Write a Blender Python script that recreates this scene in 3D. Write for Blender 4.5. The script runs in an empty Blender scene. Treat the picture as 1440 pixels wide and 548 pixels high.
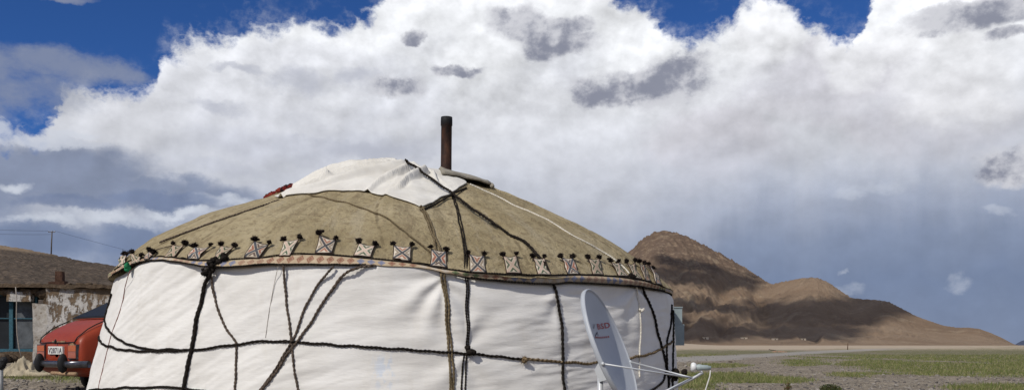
import bpy, math, random
import numpy as np
from mathutils import Vector, Matrix, noise
random.seed(7); rng = np.random.default_rng(7)
scene = bpy.context.scene
C = scene.collection
F = 1247.0; CX = 720.0; HY = 485.0; EYE = 0.8
SUN = Vector((-0.44, -0.60, 0.66)).normalized()      # direction towards the sun

# ------------------------------------------------------------------ helpers
def sstep(a, b, x):
    t = np.clip((np.asarray(x, float) - a) / (b - a), 0, 1)
    return t * t * (3 - 2 * t)

class MB:
    """collects vertices, faces and per-corner uvs, links them as ONE mesh"""
    def __init__(s): s.v = []; s.f = []; s.uv = []; s.mi = []
    def add(s, vs, fs, uvs=None, mi=0):
        b = len(s.v); s.v += [tuple(p) for p in vs]
        for k, f in enumerate(fs):
            s.f.append(tuple(b + i for i in f)); s.mi.append(mi)
            s.uv.append([tuple(uvs[i]) for i in f] if uvs is not None else [(0, 0)] * len(f))
    def grid(s, P, closed=False, uv=None, mi=0, flip=False):
        n, m = len(P), len(P[0])
        vs = [p for r in P for p in r]; fs = []
        for i in range(n - 1):
            for j in range(m if closed else m - 1):
                q = (i * m + j, i * m + (j + 1) % m, (i + 1) * m + (j + 1) % m, (i + 1) * m + j)
                fs.append(q[::-1] if flip else q)
        s.add(vs, fs, [p for r in uv for p in r] if uv is not None else None, mi)
    def box(s, lo, hi, M=None, mi=0):
        x0, y0, z0 = lo; x1, y1, z1 = hi
        vs = [(x0,y0,z0),(x1,y0,z0),(x1,y1,z0),(x0,y1,z0),(x0,y0,z1),(x1,y0,z1),(x1,y1,z1),(x0,y1,z1)]
        if M is not None: vs = [M @ Vector(p) for p in vs]
        s.add(vs, [(3,2,1,0),(4,5,6,7),(0,1,5,4),(1,2,6,5),(2,3,7,6),(3,0,4,7)], None, mi)
    def tube(s, pts, rad, n=8, cap=True, twist=None, mi=0):
        pts = [Vector(p) for p in pts]; N = len(pts)
        if not hasattr(rad, '__len__'): rad = [rad] * N
        up = Vector((0, 0, 1)); rings = []; u = None
        for i in range(N):
            t = (pts[min(i + 1, N - 1)] - pts[max(i - 1, 0)])
            t = t.normalized() if t.length > 1e-9 else Vector((0, 0, 1))
            if u is None:
                u = t.cross(up if abs(t.z) < .9 else Vector((1, 0, 0))).normalized()
            else:
                u = (u - t * u.dot(t)).normalized()
            w = t.cross(u)
            rings.append([pts[i] + (u * math.cos(2*math.pi*k/n) + w * math.sin(2*math.pi*k/n)) * rad[i] for k in range(n)])
        uv = [[(k / n, i / max(1, N - 1)) for k in range(n)] for i in range(N)]
        s.grid(rings, True, uv, mi)
        if cap:
            b = len(s.v) - N * n
            s.f.append(tuple(b + k for k in range(n))[::-1]); s.uv.append([(0, 0)] * n); s.mi.append(mi)
            b += (N - 1) * n
            s.f.append(tuple(b + k for k in range(n))); s.uv.append([(0, 0)] * n); s.mi.append(mi)
    def blob(s, c, r, sub=2, amp=.25, sc=(1, 1, 1), fq=1.5, seed=0, mi=0):
        V, Fc = ico(sub); vs = []
        for p in V:
            d = 1 + amp * noise.fractal(p * fq + Vector((seed * 7.3, seed * 3.1, seed)), .6, 2, 3)
            vs.append((c[0] + p.x * r * d * sc[0], c[1] + p.y * r * d * sc[1], c[2] + p.z * r * d * sc[2]))
        s.add(vs, Fc, None, mi)
    def build(s, name, mats, parent=None, smooth=True, M=None):
        me = bpy.data.meshes.new(name)
        me.from_pydata(s.v if M is None else [M @ Vector(p) for p in s.v], [], s.f)
        if not isinstance(mats, (list, tuple)): mats = [mats]
        for m in mats: me.materials.append(m)
        uvl = me.uv_layers.new(name='uv')
        flat = [c for f in s.uv for p in f for c in p]
        uvl.data.foreach_set('uv', flat)
        me.polygons.foreach_set('use_smooth', [smooth] * len(me.polygons))
        if any(s.mi): me.polygons.foreach_set('material_index', s.mi)
        me.update()
        o = bpy.data.objects.new(name, me); C.objects.link(o)
        if parent is not None: o.parent = parent
        return o

_ico = {}
def ico(sub):
    if sub in _ico: return _ico[sub]
    t = (1 + 5 ** .5) / 2
    V = [Vector(p).normalized() for p in [(-1,t,0),(1,t,0),(-1,-t,0),(1,-t,0),(0,-1,t),(0,1,t),(0,-1,-t),(0,1,-t),(t,0,-1),(t,0,1),(-t,0,-1),(-t,0,1)]]
    Fc = [(0,11,5),(0,5,1),(0,1,7),(0,7,10),(0,10,11),(1,5,9),(5,11,4),(11,10,2),(10,7,6),(7,1,8),(3,9,4),(3,4,2),(3,2,6),(3,6,8),(3,8,9),(4,9,5),(2,4,11),(6,2,10),(8,6,7),(9,8,1)]
    for _ in range(sub):
        cache = {}; nf = []
        def mid(a, b):
            k = (min(a, b), max(a, b))
            if k not in cache:
                V.append(((V[a] + V[b]) / 2).normalized()); cache[k] = len(V) - 1
            return cache[k]
        for a, b, c in Fc:
            x, y, z = mid(a, b), mid(b, c), mid(c, a)
            nf += [(a, x, z), (b, y, x), (c, z, y), (x, y, z)]
        Fc = nf
    _ico[sub] = (V, Fc); return V, Fc

def tag(o, label=None, cat=None, group=None, kind=None):
    if label: o['label'] = label
    if cat: o['category'] = cat
    if group: o['group'] = group
    if kind: o['kind'] = kind
    return o
def empty(name, loc=(0, 0, 0), rz=0):
    o = bpy.data.objects.new(name, None); C.objects.link(o); o.location = loc; o.rotation_euler = (0, 0, rz)
    o.empty_display_size = .2
    return o
def lin(r, g, b):
    f = lambda c: (c / 255 / 12.92 if c / 255 <= .04045 else ((c / 255 + .055) / 1.055) ** 2.4)
    return (f(r), f(g), f(b))
def ray(px, py): return Vector(((px - CX) / F, 1.0, (HY - py) / F))
def catmull(pts, step=4.0):
    """smooth polyline through 2-D points"""
    pts = [np.array(p, float) for p in pts]; out = []
    for i in range(len(pts) - 1):
        p0 = pts[max(i - 1, 0)]; p1 = pts[i]; p2 = pts[i + 1]; p3 = pts[min(i + 2, len(pts) - 1)]
        n = max(2, int(np.linalg.norm(p2 - p1) / step))
        for k in range(n):
            t = k / n
            out.append(.5 * ((2*p1) + (-p0 + p2)*t + (2*p0 - 5*p1 + 4*p2 - p3)*t*t + (-p0 + 3*p1 - 3*p2 + p3)*t**3))
    out.append(pts[-1]); return out

# ------------------------------------------------------------------ node helpers
class NT:
    def __init__(s, nt): s.nt = nt; s.L = nt.links
    def new(s, t, **kw):
        n = s.nt.nodes.new(t)
        for k, v in kw.items(): setattr(n, k, v)
        return n
    def put(s, sock, v):
        if isinstance(v, bpy.types.NodeSocket): s.L.new(v, sock)
        elif v is not None: sock.default_value = v
    def m(s, op, a, b=None, c=None, clamp=False):
        n = s.new('ShaderNodeMath', operation=op); n.use_clamp = clamp
        for i, v in enumerate((a, b, c)): 
            if v is not None: s.put(n.inputs[i], v)
        return n.outputs[0]
    def add(s, a, b): return s.m('ADD', a, b)
    def sub(s, a, b): return s.m('SUBTRACT', a, b)
    def mul(s, a, b): return s.m('MULTIPLY', a, b)
    def vm(s, op, a, b=None):
        n = s.new('ShaderNodeVectorMath', operation=op); s.put(n.inputs[0], a)
        if b is not None: s.put(n.inputs[1], b)
        return n.outputs[0]
    def scale(s, a, f):
        n = s.new('ShaderNodeVectorMath', operation='SCALE'); s.put(n.inputs[0], a); s.put(n.inputs['Scale'], f); return n.outputs[0]
    def ss(s, v, a, b, lo=0.0, hi=1.0):
        n = s.new('ShaderNodeMapRange', interpolation_type='SMOOTHSTEP')
        s.put(n.inputs['Value'], v); s.put(n.inputs['From Min'], a); s.put(n.inputs['From Max'], b)
        s.put(n.inputs['To Min'], lo); s.put(n.inputs['To Max'], hi); return n.outputs[0]
    def noise(s, vec, scale, detail=5, rough=.55, dist=0.0, out='Fac'):
        n = s.new('ShaderNodeTexNoise'); s.put(n.inputs['Vector'], vec)
        n.inputs['Scale'].default_value = scale; n.inputs['Detail'].default_value = detail
        n.inputs['Roughness'].default_value = rough; n.inputs['Distortion'].default_value = dist
        return n.outputs[out]
    def voro(s, vec, scale, out='Distance', feature='F1'):
        n = s.new('ShaderNodeTexVoronoi', feature=feature); s.put(n.inputs['Vector'], vec); n.inputs['Scale'].default_value = scale
        return n.outputs[out]
    def mix(s, f, a, b, bt='MIX'):
        n = s.new('ShaderNodeMix', data_type='RGBA', blend_type=bt)
        s.put(n.inputs[0], f); s.put(n.inputs[6], a if isinstance(a, bpy.types.NodeSocket) else (*a, 1)[:4])
        s.put(n.inputs[7], b if isinstance(b, bpy.types.NodeSocket) else (*b, 1)[:4]); return n.outputs[2]
    def ramp(s, f, stops, interp='LINEAR'):
        n = s.new('ShaderNodeValToRGB'); n.color_ramp.interpolation = interp; e = n.color_ramp.elements
        while len(e) > 1: e.remove(e[-1])
        for i, (p, c) in enumerate(stops):
            el = e[0] if i == 0 else e.new(p)
            el.position = p; el.color = (*c, 1) if len(c) == 3 else c
        s.put(n.inputs[0], f); return n.outputs[0]
    def sep(s, v):
        n = s.new('ShaderNodeSeparateXYZ'); s.put(n.inputs[0], v); return n.outputs
    def comb(s, x, y, z):
        n = s.new('ShaderNodeCombineXYZ')
        for i, v in enumerate((x, y, z)): s.put(n.inputs[i], v)
        return n.outputs[0]
    def curve(s, f, pts):
        n = s.new('ShaderNodeFloatCurve'); cu = n.mapping.curves[0]
        n.mapping.extend = 'HORIZONTAL'
        while len(cu.points) > 2: cu.points.remove(cu.points[1])
        cu.points[0].location = pts[0]; cu.points[1].location = pts[-1]
        for p in pts[1:-1]: cu.points.new(*p)
        for p in cu.points: p.handle_type = 'AUTO_CLAMPED'
        n.mapping.update(); s.put(n.inputs['Value'], f); return n.outputs[0]

def material(name, rough=.9, spec=.2, metal=0.0):
    m = bpy.data.materials.new(name); m.use_nodes = True
    t = NT(m.node_tree); b = m.node_tree.nodes['Principled BSDF']
    b.inputs['Roughness'].default_value = rough; b.inputs['Metallic'].default_value = metal
    b.inputs['Specular IOR Level'].default_value = spec
    t.b = b; t.mat = m
    tc = t.new('ShaderNodeTexCoord'); t.obj = tc.outputs['Object']; t.uv = tc.outputs['UV']
    geo = t.new('ShaderNodeNewGeometry'); t.pos = geo.outputs['Position']
    t.col = lambda v: t.put(b.inputs['Base Color'], v if isinstance(v, bpy.types.NodeSocket) else (*v, 1))
    def bump(h, strength=.5, dist=.01):
        n = t.new('ShaderNodeBump'); n.inputs['Strength'].default_value = strength; n.inputs['Distance'].default_value = dist
        t.put(n.inputs['Height'], h); t.L.new(n.outputs[0], b.inputs['Normal'])
    t.bump = bump
    return t
def simple(name, col, rough=.7, spec=.3, metal=0.0, var=.25, scale=12, bump=.15, bdist=.004):
    """a colour with natural uneven wear"""
    t = material(name, rough, spec, metal)
    n = t.noise(t.obj, scale, 6, .6)
    dark = tuple(c * (1 - var) for c in col); lite = tuple(min(1, c * (1 + var)) for c in col)
    t.col(t.ramp(n, [(.3, dark), (.7, lite)]))
    if bump: t.bump(t.noise(t.obj, scale * 6, 4, .6), bump, bdist)
    return t.mat
# ------------------------------------------------------------------ world: blue sky, banks of cumulus, grey scud, rain shafts
def AE(x, y):
    u = (x - CX) / F; az = math.atan(u); el = math.atan((HY - y) / F * math.cos(az)); return az * F, el * F
def make_world():
    w = bpy.data.worlds.new('World'); scene.world = w; w.use_nodes = True
    nt = w.node_tree; nt.nodes.clear(); t = NT(nt)
    out = t.new('ShaderNodeOutputWorld'); bg = t.new('ShaderNodeBackground'); t.L.new(bg.outputs[0], out.inputs[0])
    STR = .10; bg.inputs['Strength'].default_value = STR
    sky = t.new('ShaderNodeTexSky'); sky.sky_type = 'NISHITA'; sky.sun_disc = False
    sky.sun_elevation = math.asin(SUN.z); sky.sun_rotation = math.atan2(SUN.x, SUN.y)
    sky.altitude = 3800; sky.air_density = 1.0; sky.dust_density = .2; sky.ozone_density = 2.0
    tc = t.new('ShaderNodeTexCoord'); D = tc.outputs['Generated']
    x, y, z = t.sep(D)
    A0 = t.mul(t.m('ARCTAN2', x, y), F); E0 = t.mul(t.m('ARCSINE', z), F)
    # domain warp: large then small
    S = t.vm('MULTIPLY', D, (1, 1, 1.25))
    wl = t.sep(t.vm('SUBTRACT', t.noise(S, 6, 3, .5, out='Color'), (.5, .5, .5)))
    wf = t.sep(t.vm('SUBTRACT', t.noise(S, 22, 8, .62, out='Color'), (.5, .5, .5)))
    A = t.add(t.add(A0, t.mul(wl[0], 60)), t.mul(wf[0], 46))
    E = t.add(t.add(E0, t.mul(wl[1], 44)), t.mul(wf[1], 46))
    nf = t.noise(S, 13, 12, .60)                       # fine billows
    # relief: the same billows sampled a little towards the sun
    off = (-.010, -.004, .016)
    S2 = t.vm('ADD', S, off)
    nb = t.noise(S, 9, 9, .56); nb2 = t.noise(S2, 9, 9, .56)
    relief = t.sub(nb2, nb)
    # --- blue
    blue = t.mix(1.0, sky.outputs[0], (.27, .52, .90), 'MULTIPLY')
    # --- main cumulus: top edge as a curve over azimuth
    top = [(-400, 60), (-60, 195), (0, 196), (60, 192), (72, 186), (80, 140), (100, 120), (150, 128), (190, 130), (212, 128), (222, 92), (235, 72), (262, 60), (300, 60),
           (350, 44), (400, 48), (430, 34), (450, 36), (485, 42), (520, 26), (545, 2), (562, -26), (700, -60), (846, -30), (880, 6), (910, 20), (940, 44), (962, 56), (985, 52), (1015, 44), (1036, 36), (1044, 14),
           (1075, 4), (1100, 10), (1125, 26), (1150, 48), (1165, 56), (1190, 60), (1206, 62), (1216, 40), (1224, -10), (1250, -60), (1440, -60), (1800, 40)]
    pts = []
    for px, py in top:
        a, e = AE(px, py); pts.append(((a + 1300) / 2600, (e + 100) / 800))
    h = t.sub(t.mul(t.curve(t.m('DIVIDE', t.add(A, 1300), 2600), pts), 800), 100)
    puff = t.m('ABSOLUTE', t.sub(t.noise(S, 34, 7, .6), .5))
    d = t.add(t.add(t.sub(h, E), t.mul(t.sub(nf, .5), 30)), t.m('MULTIPLY_ADD', puff, -90, 9))
    aA = t.ss(d, -8, 17)
    # thin veil along the edge so it feathers into the blue
    veil = t.mul(t.ss(d, -46, 10), t.ss(t.noise(S, 30, 8, .65), .45, .75, 0, .4))
    aA = t.m('MAXIMUM', aA, veil)
    # --- colour of the bank by height (rain-grey low, white high)
    ec = t.add(E0, t.add(t.mul(wl[1], 40), t.mul(t.sub(nf, .5), 50)))
    base = t.ramp(t.m('DIVIDE', ec, 520), [(0.0, lin(120, 135, 163)), (.15, lin(138, 150, 174)), (.26, lin(160, 169, 189)), (.36, lin(186, 191, 204)), (.48, lin(204, 207, 216)),
                                           (.62, lin(222, 224, 230)), (.74, lin(237, 239, 243)), (.9, lin(243, 245, 249))])
    def field(blobs, warp=True):
        """largest 1-d^2 over soft ellipses given in photo-degrees"""
        acc = None
        for (px, py, rx, ry) in blobs:
            a, e = AE(px, py); ca = math.cos(a / F)
            dx = t.m('DIVIDE', t.sub(A if warp else A0, a), rx * ca); dy = t.m('DIVIDE', t.sub(E if warp else E0, e), ry)
            g = t.m('MULTIPLY_ADD', dx, dx, t.mul(dy, dy))
            g = t.sub(1.0, g)
            acc = g if acc is None else t.m('MAXIMUM', acc, g)
        return acc
    ns = t.noise(t.vm('MULTIPLY', D, (1, 1, 1.7)), 17, 11, .64)
    nm = t.noise(t.vm('MULTIPLY', D, (1, 1, 2.0)), 7, 8, .6)
    def soft(G, a, b, k, nz=nm, amp=2.6):
        return t.mul(t.ss(t.add(G, t.mul(t.sub(nz, .5), amp)), a, b), k)
    col = base
    # broad soft tones
    g = field([(1160, 130, 150, 55), (1010, 200, 120, 60), (1290, 170, 120, 60)])
    col = t.mix(soft(g, -.2, .9, .8), col, lin(205, 204, 212))
    g = field([(1330, 120, 90, 60), (1200, 95, 40, 50), (1080, 50, 60, 50), (1310, 60, 110, 30)])
    col = t.mix(soft(g, -.2, .9, .75), col, lin(240, 241, 245))
    g = field([(60, 240, 150, 38), (230, 275, 170, 24), (120, 262, 120, 22), (-120, 250, 140, 60)])
    col = t.mix(soft(g, -.5, .7, .95), col, lin(131, 142, 167))
    g = field([(330, 140, 150, 60), (180, 165, 90, 40), (430, 100, 150, 35)])
    col = t.mix(soft(g, -.3, .9, .75), col, lin(219, 221, 228))
    g = field([(400, 205, 120, 26), (540, 200, 120, 24), (330, 235, 60, 14)])
    col = t.mix(soft(g, -.3, .9, .6), col, lin(190, 194, 207))
    g = field([(230, 345, 150, 34), (60, 342, 120, 26)])
    col = t.mix(soft(g, -.3, .9, .85), col, lin(112, 128, 160))
    g = field([(155, 308, 60, 11), (250, 300, 60, 8), (60, 312, 60, 9), (20, 255, 26, 9), (330, 285, 60, 10)])
    col = t.mix(soft(g, -.3, 1.2, .85, ns, 3.0), col, lin(208, 214, 225))
    g = field([(238, 283, 100, 13), (110, 285, 80, 12)])
    col = t.mix(soft(g, -.2, .8, .8), col, lin(118, 132, 163))
    # rain curtains on the right: dark blue below, streaked along the fall
    st = t.noise(t.vm('MULTIPLY', D, (26, 26, 2.2)), 1.0, 4, .6)
    g = field([(1130, 385, 160, 75), (1300, 410, 200, 105), (1420, 370, 190, 135), (1250, 370, 110, 80), (1030, 370, 80, 55)])
    rx = t.mul(t.ss(t.add(A0, t.mul(wl[0], 70)), AE(860, 400)[0], AE(1060, 400)[0]), t.ss(A0, AE(1900, 400)[0], AE(1560, 400)[0]))
    re = t.m('DIVIDE', t.add(t.add(E0, t.mul(t.sub(st, .5), 60)), t.mul(wl[1], 45)), 300)
    col = t.mix(t.mul(rx, t.ss(re, .95, .62, 0, .93)), col, t.ramp(re, [(0, lin(124, 137, 163)), (.28, lin(117, 132, 161)), (.46, lin(131, 144, 170)), (.62, lin(158, 167, 187)), (.85, lin(190, 195, 207))]))
    g = field([(960, 300, 70, 60), (1000, 250, 110, 60)])
    col = t.mix(soft(g, -.3, 1.3, .3, st, 2.0), col, lin(186, 192, 208))
    # bright scraps low down
    g = field([(1250, 262, 66, 11), (1195, 272, 30, 9), (1345, 398, 15, 13), (1190, 412, 26, 9), (1400, 296, 18, 6), (1186, 384, 7, 4), (1290, 255, 26, 9)])
    col = t.mix(soft(g, -.3, 1.7, .42, ns, 4.6), col, lin(200, 206, 218))
    # the flanks behind the bright rim are greyer, in drifts
    col = t.mix(t.mul(t.mul(t.ss(d, 30, 130), t.ss(E0, 190, 300)), t.ss(t.noise(S, 5.5, 7, .6), .44, .62, 0, .8)), col, t.mix(.55, col, lin(196, 199, 210)))
    # relief on the whole bank
    nc = t.noise(S, 4.2, 5, .5); nc2 = t.noise(t.vm('ADD', S, (-.022, -.008, .034)), 4.2, 5, .5)
    rl = t.m('MULTIPLY_ADD', relief, t.ss(E0, 60, 380, .6, 1.35), t.m('MULTIPLY_ADD', t.sub(nc2, nc), t.ss(E0, 60, 380, .2, .75), 1.0))
    col = t.mix(1.0, col, t.comb(rl, rl, rl), 'MULTIPLY')
    cloud = col
    bil = t.m('ABSOLUTE', t.sub(t.noise(S, 15, 7, .55), .5)); bil2 = t.m('ABSOLUTE', t.sub(t.noise(t.vm('ADD', S, (-.006, -.003, .011)), 15, 7, .55), .5))
    bl = t.m('MULTIPLY_ADD', t.sub(bil, bil2), t.ss(E0, 190, 400, 0, 1.1), 1.0)
    cloud = t.mix(1.0, cloud, t.comb(bl, bl, bl), 'MULTIPLY')
    g2 = field([(425, 118, 60, 16), (515, 112, 36, 14), (345, 100, 40, 6), (500, 205, 110, 14), (300, 150, 50, 10)])
    cloud = t.mix(soft(g2, -.4, 1.4, .7, ns, 4.2), cloud, lin(178, 182, 196))
    tot = t.mix(aA, blue, t.scale(cloud, 1 / STR))
    # --- grey layer over the blue at upper left
    g = field([(70, 92, 120, 24), (-40, 90, 110, 34), (150, 100, 60, 14), (40, 128, 90, 30), (95, 1, 40, 7), (-80, 135, 90, 40)])
    tot = t.mix(soft(g, -.2, 1.1, .74, ns, 2.6), tot, t.scale(t.mix(relief, lin(140, 148, 168), lin(170, 176, 192)), 1 / STR))
    g = field([(100, 190, 36, 7), (4, 186, 16, 12), (60, 200, 80, 10)])
    tot = t.mix(soft(g, -.1, 1.0, .75, ns, 3.0), tot, t.scale(t.comb(*lin(206, 211, 222)), 1 / STR))
    # --- darker scud in front of the white
    g = field([(732, 40, 58, 25), (785, 58, 62, 22), (800, 36, 44, 13), (915, 120, 92, 26), (950, 100, 50, 28), (838, 130, 36, 22), (588, 47, 19, 10), (568, 120, 40, 15),
               (643, 93, 36, 9), (1380, 16, 120, 22), (1420, 48, 40, 10), (1424, 228, 58, 26), (1340, 8, 60, 14)])
    gd = t.add(t.mul(t.m('MAXIMUM', g, -1.2), 1.5), t.mul(t.sub(ns, .48), 3.0))
    rf1 = t.noise(S, 20, 8, .6); rf2 = t.noise(t.vm('ADD', S, (-.006, -.002, .010)), 20, 8, .6); rfine = t.sub(rf2, rf1)
    shade = t.mix(t.ss(t.add(t.add(t.mul(gd, .55), t.mul(t.sub(nm, .5), 1.6)), t.add(t.mul(relief, -5.0), t.mul(rfine, -5.5))), -.15, 1.5), lin(206, 207, 214), lin(132, 136, 153))
    tot = t.mix(t.ss(gd, -.4, .95, 0, .94), tot, t.scale(shade, 1 / STR))
    # broken cloud over the rest of the sky dome
    hi = t.mul(t.ss(E, 540, 640), t.ss(t.noise(S, 3.2, 8, .58), .40, .56, 0, .9))
    tot = t.mix(hi, tot, t.scale(t.comb(*lin(205, 206, 210)), 1 / STR))
    t.L.new(tot, bg.inputs['Color'])
    w.cycles.sampling_method = 'MANUAL'; w.cycles.sample_map_resolution = 512

make_world()
sun = bpy.data.lights.new('sun', 'SUN'); sun.energy = 3.2; sun.angle = math.radians(.53); sun.color = (1, .95, .87)
so = bpy.data.objects.new('sun', sun); C.objects.link(so); so.location = (0, 0, 60)
so.rotation_euler = SUN.to_track_quat('Z', 'Y').to_euler()
cam = bpy.data.cameras.new('camera'); co = bpy.data.objects.new('camera', cam); C.objects.link(co)
co.location = (0, 0, EYE); co.rotation_euler = (math.pi / 2, 0, 0)
cam.sensor_width = 36; cam.lens = 36 * F / 1440; cam.shift_y = (HY - 274) / 1440
cam.clip_start = .05; cam.clip_end = 30000
scene.camera = co
scene.view_settings.view_transform = 'Standard'; scene.view_settings.look = 'None'
scene.view_settings.exposure = 0; scene.view_settings.gamma = 1
# ------------------------------------------------------------------ ground, hills
def fbm(x, y, z=0.0, o=5, H=.9):
    return noise.fractal(Vector((x, y, z)), H, 2.0, o)
def ground_z(X, Y):
    X = np.asarray(X, float); Y = np.asarray(Y, float)
    Yp = np.maximum(Y, .5); u = np.where(Y > 0.5, X / Yp, 0)
    left = sstep(-.22, -.50, u) * .32 * sstep(8, 25, Y)
    bank = (sstep(200, 400, Y) * (0.55 + 1.15 * sstep(.245, .17, u) + .15 * sstep(.5, .3, u))) * sstep(.05, .12, u)
    return left + bank
def gpx(px, py):
    """where the sight line through a photo point meets the ground"""
    r = ray(px, py); t = .8
    for k in range(4000):
        p = r * t
        if p.z + EYE <= ground_z(p.x, p.y): break
        t *= 1.004
    return Vector((p.x, p.y, float(ground_z(p.x, p.y))))

az = np.radians(np.concatenate([np.arange(-180, -34, 4.0), np.arange(-34, 34, .13), np.arange(34, 180, 4.0)]))
rr = np.concatenate([[.3, 1, 2, 3, 4, 5], 6 * 1.018 ** np.arange(0, 262), [800, 1000, 1500, 2500, 5000, 9000]])
AZ, RR = np.meshgrid(az, rr)
GX, GY = RR * np.sin(AZ), RR * np.cos(AZ)
GZ = ground_z(GX, GY)
GXf, GYf = GX.ravel(), GY.ravel()
n1 = np.array([fbm(a * .35, b * .35, 3, 3) for a, b in zip(GXf, GYf)]).reshape(GX.shape)
GZ = GZ + n1 * .035 * sstep(3, 14, RR) * sstep(200, 60, RR)
def to_px(X, Y, Z):
    Yp = np.maximum(Y, .01); return CX + F * X / Yp, HY - F * (Z - EYE) / Yp
PX, PY = to_px(GX, GY, ground_z(GX, GY))
ok = (GY > 5)
def ell(x, y, rx, ry): return 1 - ((PX - x) / rx) ** 2 - ((PY - y) / ry) ** 2
grass_e = [(1000, 496, 95, 5.5), (1085, 495, 60, 3), (1330, 499, 190, 7), (1250, 493.5, 130, 4), (1420, 495, 180, 6), (1400, 515, 170, 12), (1290, 517, 90, 6), (1480, 505, 160, 18), (1240, 510, 60, 4), (1060, 531, 90, 8), (975, 536, 45, 12),
           (1130, 509, 40, 5), (1010, 513, 40, 3), (1200, 526, 60, 4), (1180, 497, 60, 4), (1400, 545, 60, 5), (40, 527, 95, 9), (110, 528, 40, 4), (700, 500, 220, 7), (-60, 528, 80, 5)]
g = np.full(GX.shape, -9.0)
for e in grass_e: g = np.maximum(g, ell(*e))
g = np.maximum(g, 3 * np.maximum(ell(45, 527.5, 110, 6), 0) - .3 * (ell(45, 527.5, 110, 6) < 0) * 30)
nz = np.array([fbm(a * .22, b * .10, 9, 4) for a, b in zip(GXf, GYf)]).reshape(GX.shape)
nz2 = np.array([fbm(a * .6, b * .22, 19, 4) for a, b in zip(GXf, GYf)]).reshape(GX.shape)
grass = sstep(-.35, .6, g + nz * 1.1 + nz2 * .7) * ok
sand = sstep(110, 190, GY + n1 * 60) * ok
trk = np.interp(PX, [880, 950, 1020, 1100, 1160, 1230, 1300], [511, 505, 502, 497.5, 494, 491, 489.5]); hw = np.interp(PX, [900, 1000, 1100, 1250], [4.5, 3.6, 2.4, 1.4])
track = sstep(1.25, .7, np.abs(PY - trk) / hw + n1 * .5) * ok * sstep(880, 940, PX) * sstep(1320, 1200, PX)
grass = grass * (1 - track)
t_ = 0
m = MB()
P = [[(GX[i, j], GY[i, j], GZ[i, j]) for j in range(len(az))] for i in range(len(rr))]
m.grid(P, True, flip=True)

gt = material('gravel_plain', .95, .1)
def attr(t, n):
    a = t.new('ShaderNodeAttribute'); a.attribute_name = n; return a.outputs['Fac']
n = gt.noise(gt.pos, .5, 6, .6); nf_ = gt.noise(gt.pos, 9, 6, .7)
v1 = gt.voro(gt.pos, 14, 'Color'); v1s = gt.sep(v1)[0]
v2 = gt.sep(gt.voro(gt.pos, 38, 'Color'))[0]
base = gt.ramp(n, [(.3, (.195, .165, .128)), (.7, (.285, .245, .195))])
base = gt.mix(.8, base, gt.ramp(v1s, [(0, (.35, .34, .33)), (.5, (.9, .9, .9)), (1, (1.5, 1.48, 1.45))]), 'MULTIPLY')
base = gt.mix(.6, base, gt.ramp(v2, [(0, (.5, .5, .5)), (1, (1.45, 1.45, 1.42))]), 'MULTIPLY')
base = gt.mix(attr(gt, 'sand'), base, gt.mix(n, (.37, .295, .215), (.46, .38, .29)))
base = gt.mix(gt.mul(attr(gt, 'track'), .65), base, gt.mix(nf_, (.27, .26, .245), (.38, .365, .345)))
gmask = gt.m('MULTIPLY', attr(gt, 'grass'), gt.ss(gt.noise(gt.pos, 2.2, 8, .72), .40, .56))
gcol = gt.mix(gt.noise(gt.pos, .35, 5, .6), (.068, .085, .022), (.14, .145, .05))
gcol = gt.mix(gt.ss(nf_, .35, .7, 0, .45), gcol, (.19, .165, .08))
base = gt.mix(gmask, base, gcol)
gt.col(base)
gt.bump(gt.add(gt.mul(gt.voro(gt.pos, 14), .6), gt.mul(nf_, .7)), .8, .035)
go = m.build('ground', gt.mat)
for nme, arr in (('grass', grass), ('sand', sand), ('track', track)):
    a = go.data.attributes.new(nme, 'FLOAT', 'POINT'); a.data.foreach_set('value', arr.ravel().astype(np.float32))
tag(go, kind='structure')

# loose stones and grass blades (nobody could count them)
st = MB(); gr = MB()
V0, F0 = ico(0)
def lookup(arr, X, Y):
    j = np.searchsorted(az, math.atan2(X, Y)); i = np.searchsorted(rr, math.hypot(X, Y)); return arr[min(i, len(rr) - 1), j % len(az)]
cnt = 0
for k in range(16000):
    if rng.random() < .16: px, py = rng.uniform(-60, 150), rng.uniform(519, 556)
    else: px, py = rng.uniform(915, 1520), rng.uniform(494, 560)
    Y = EYE * F / (py - HY); X = (px - CX) / F * Y
    z0 = float(ground_z(X, Y)); Y = (EYE - z0) * F / (py - HY); X = (px - CX) / F * Y; z0 = lookup(GZ, X, Y)
    if Y > 75: continue
    gm = lookup(grass, X, Y)
    if rng.random() > gm * 1.1 and k % 2 == 0:
        s = float(rng.choice([.008, .012, .018, .026, .045], p=[.36, .32, .22, .09, .01])) * (1 + Y / 80)
        b = rng.uniform(.7, 1.3, 3); b[2] *= .6; ph = rng.uniform(0, 6.28)
        vs = []
        for p in V0:
            q = p * (1 + .35 * rng.uniform(-1, 1)); c, sn = math.cos(ph), math.sin(ph)
            vs.append((X + s * b[0] * (q.x * c - q.y * sn), Y + s * b[1] * (q.x * sn + q.y * c), z0 + s * b[2] * (q.z + .35)))
        st.add(vs, F0, None, int(rng.integers(0, 3)))
    elif rng.random() < gm:
        for q in range(7 if Y < 35 else 9):
            sp = .10 + Y * .004; x, y = X + rng.normal(0, sp), Y + rng.normal(0, sp)
            h = rng.uniform(.025, .065) * (1.9 if q == 0 and k % 3 == 0 else 1) * (1 + Y / 110); wd = .004 + Y * .00028; a = rng.uniform(-.8, .8); le = rng.normal(0, .5) * h
            dx, dy = math.cos(a) * wd, math.sin(a) * wd
            gr.add([(x - dx, y - dy, z0 - .01), (x + dx, y + dy, z0 - .01), (x + le, y + le * .4, z0 + h)], [(0, 1, 2)], None, int(rng.integers(0, 3)))
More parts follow.
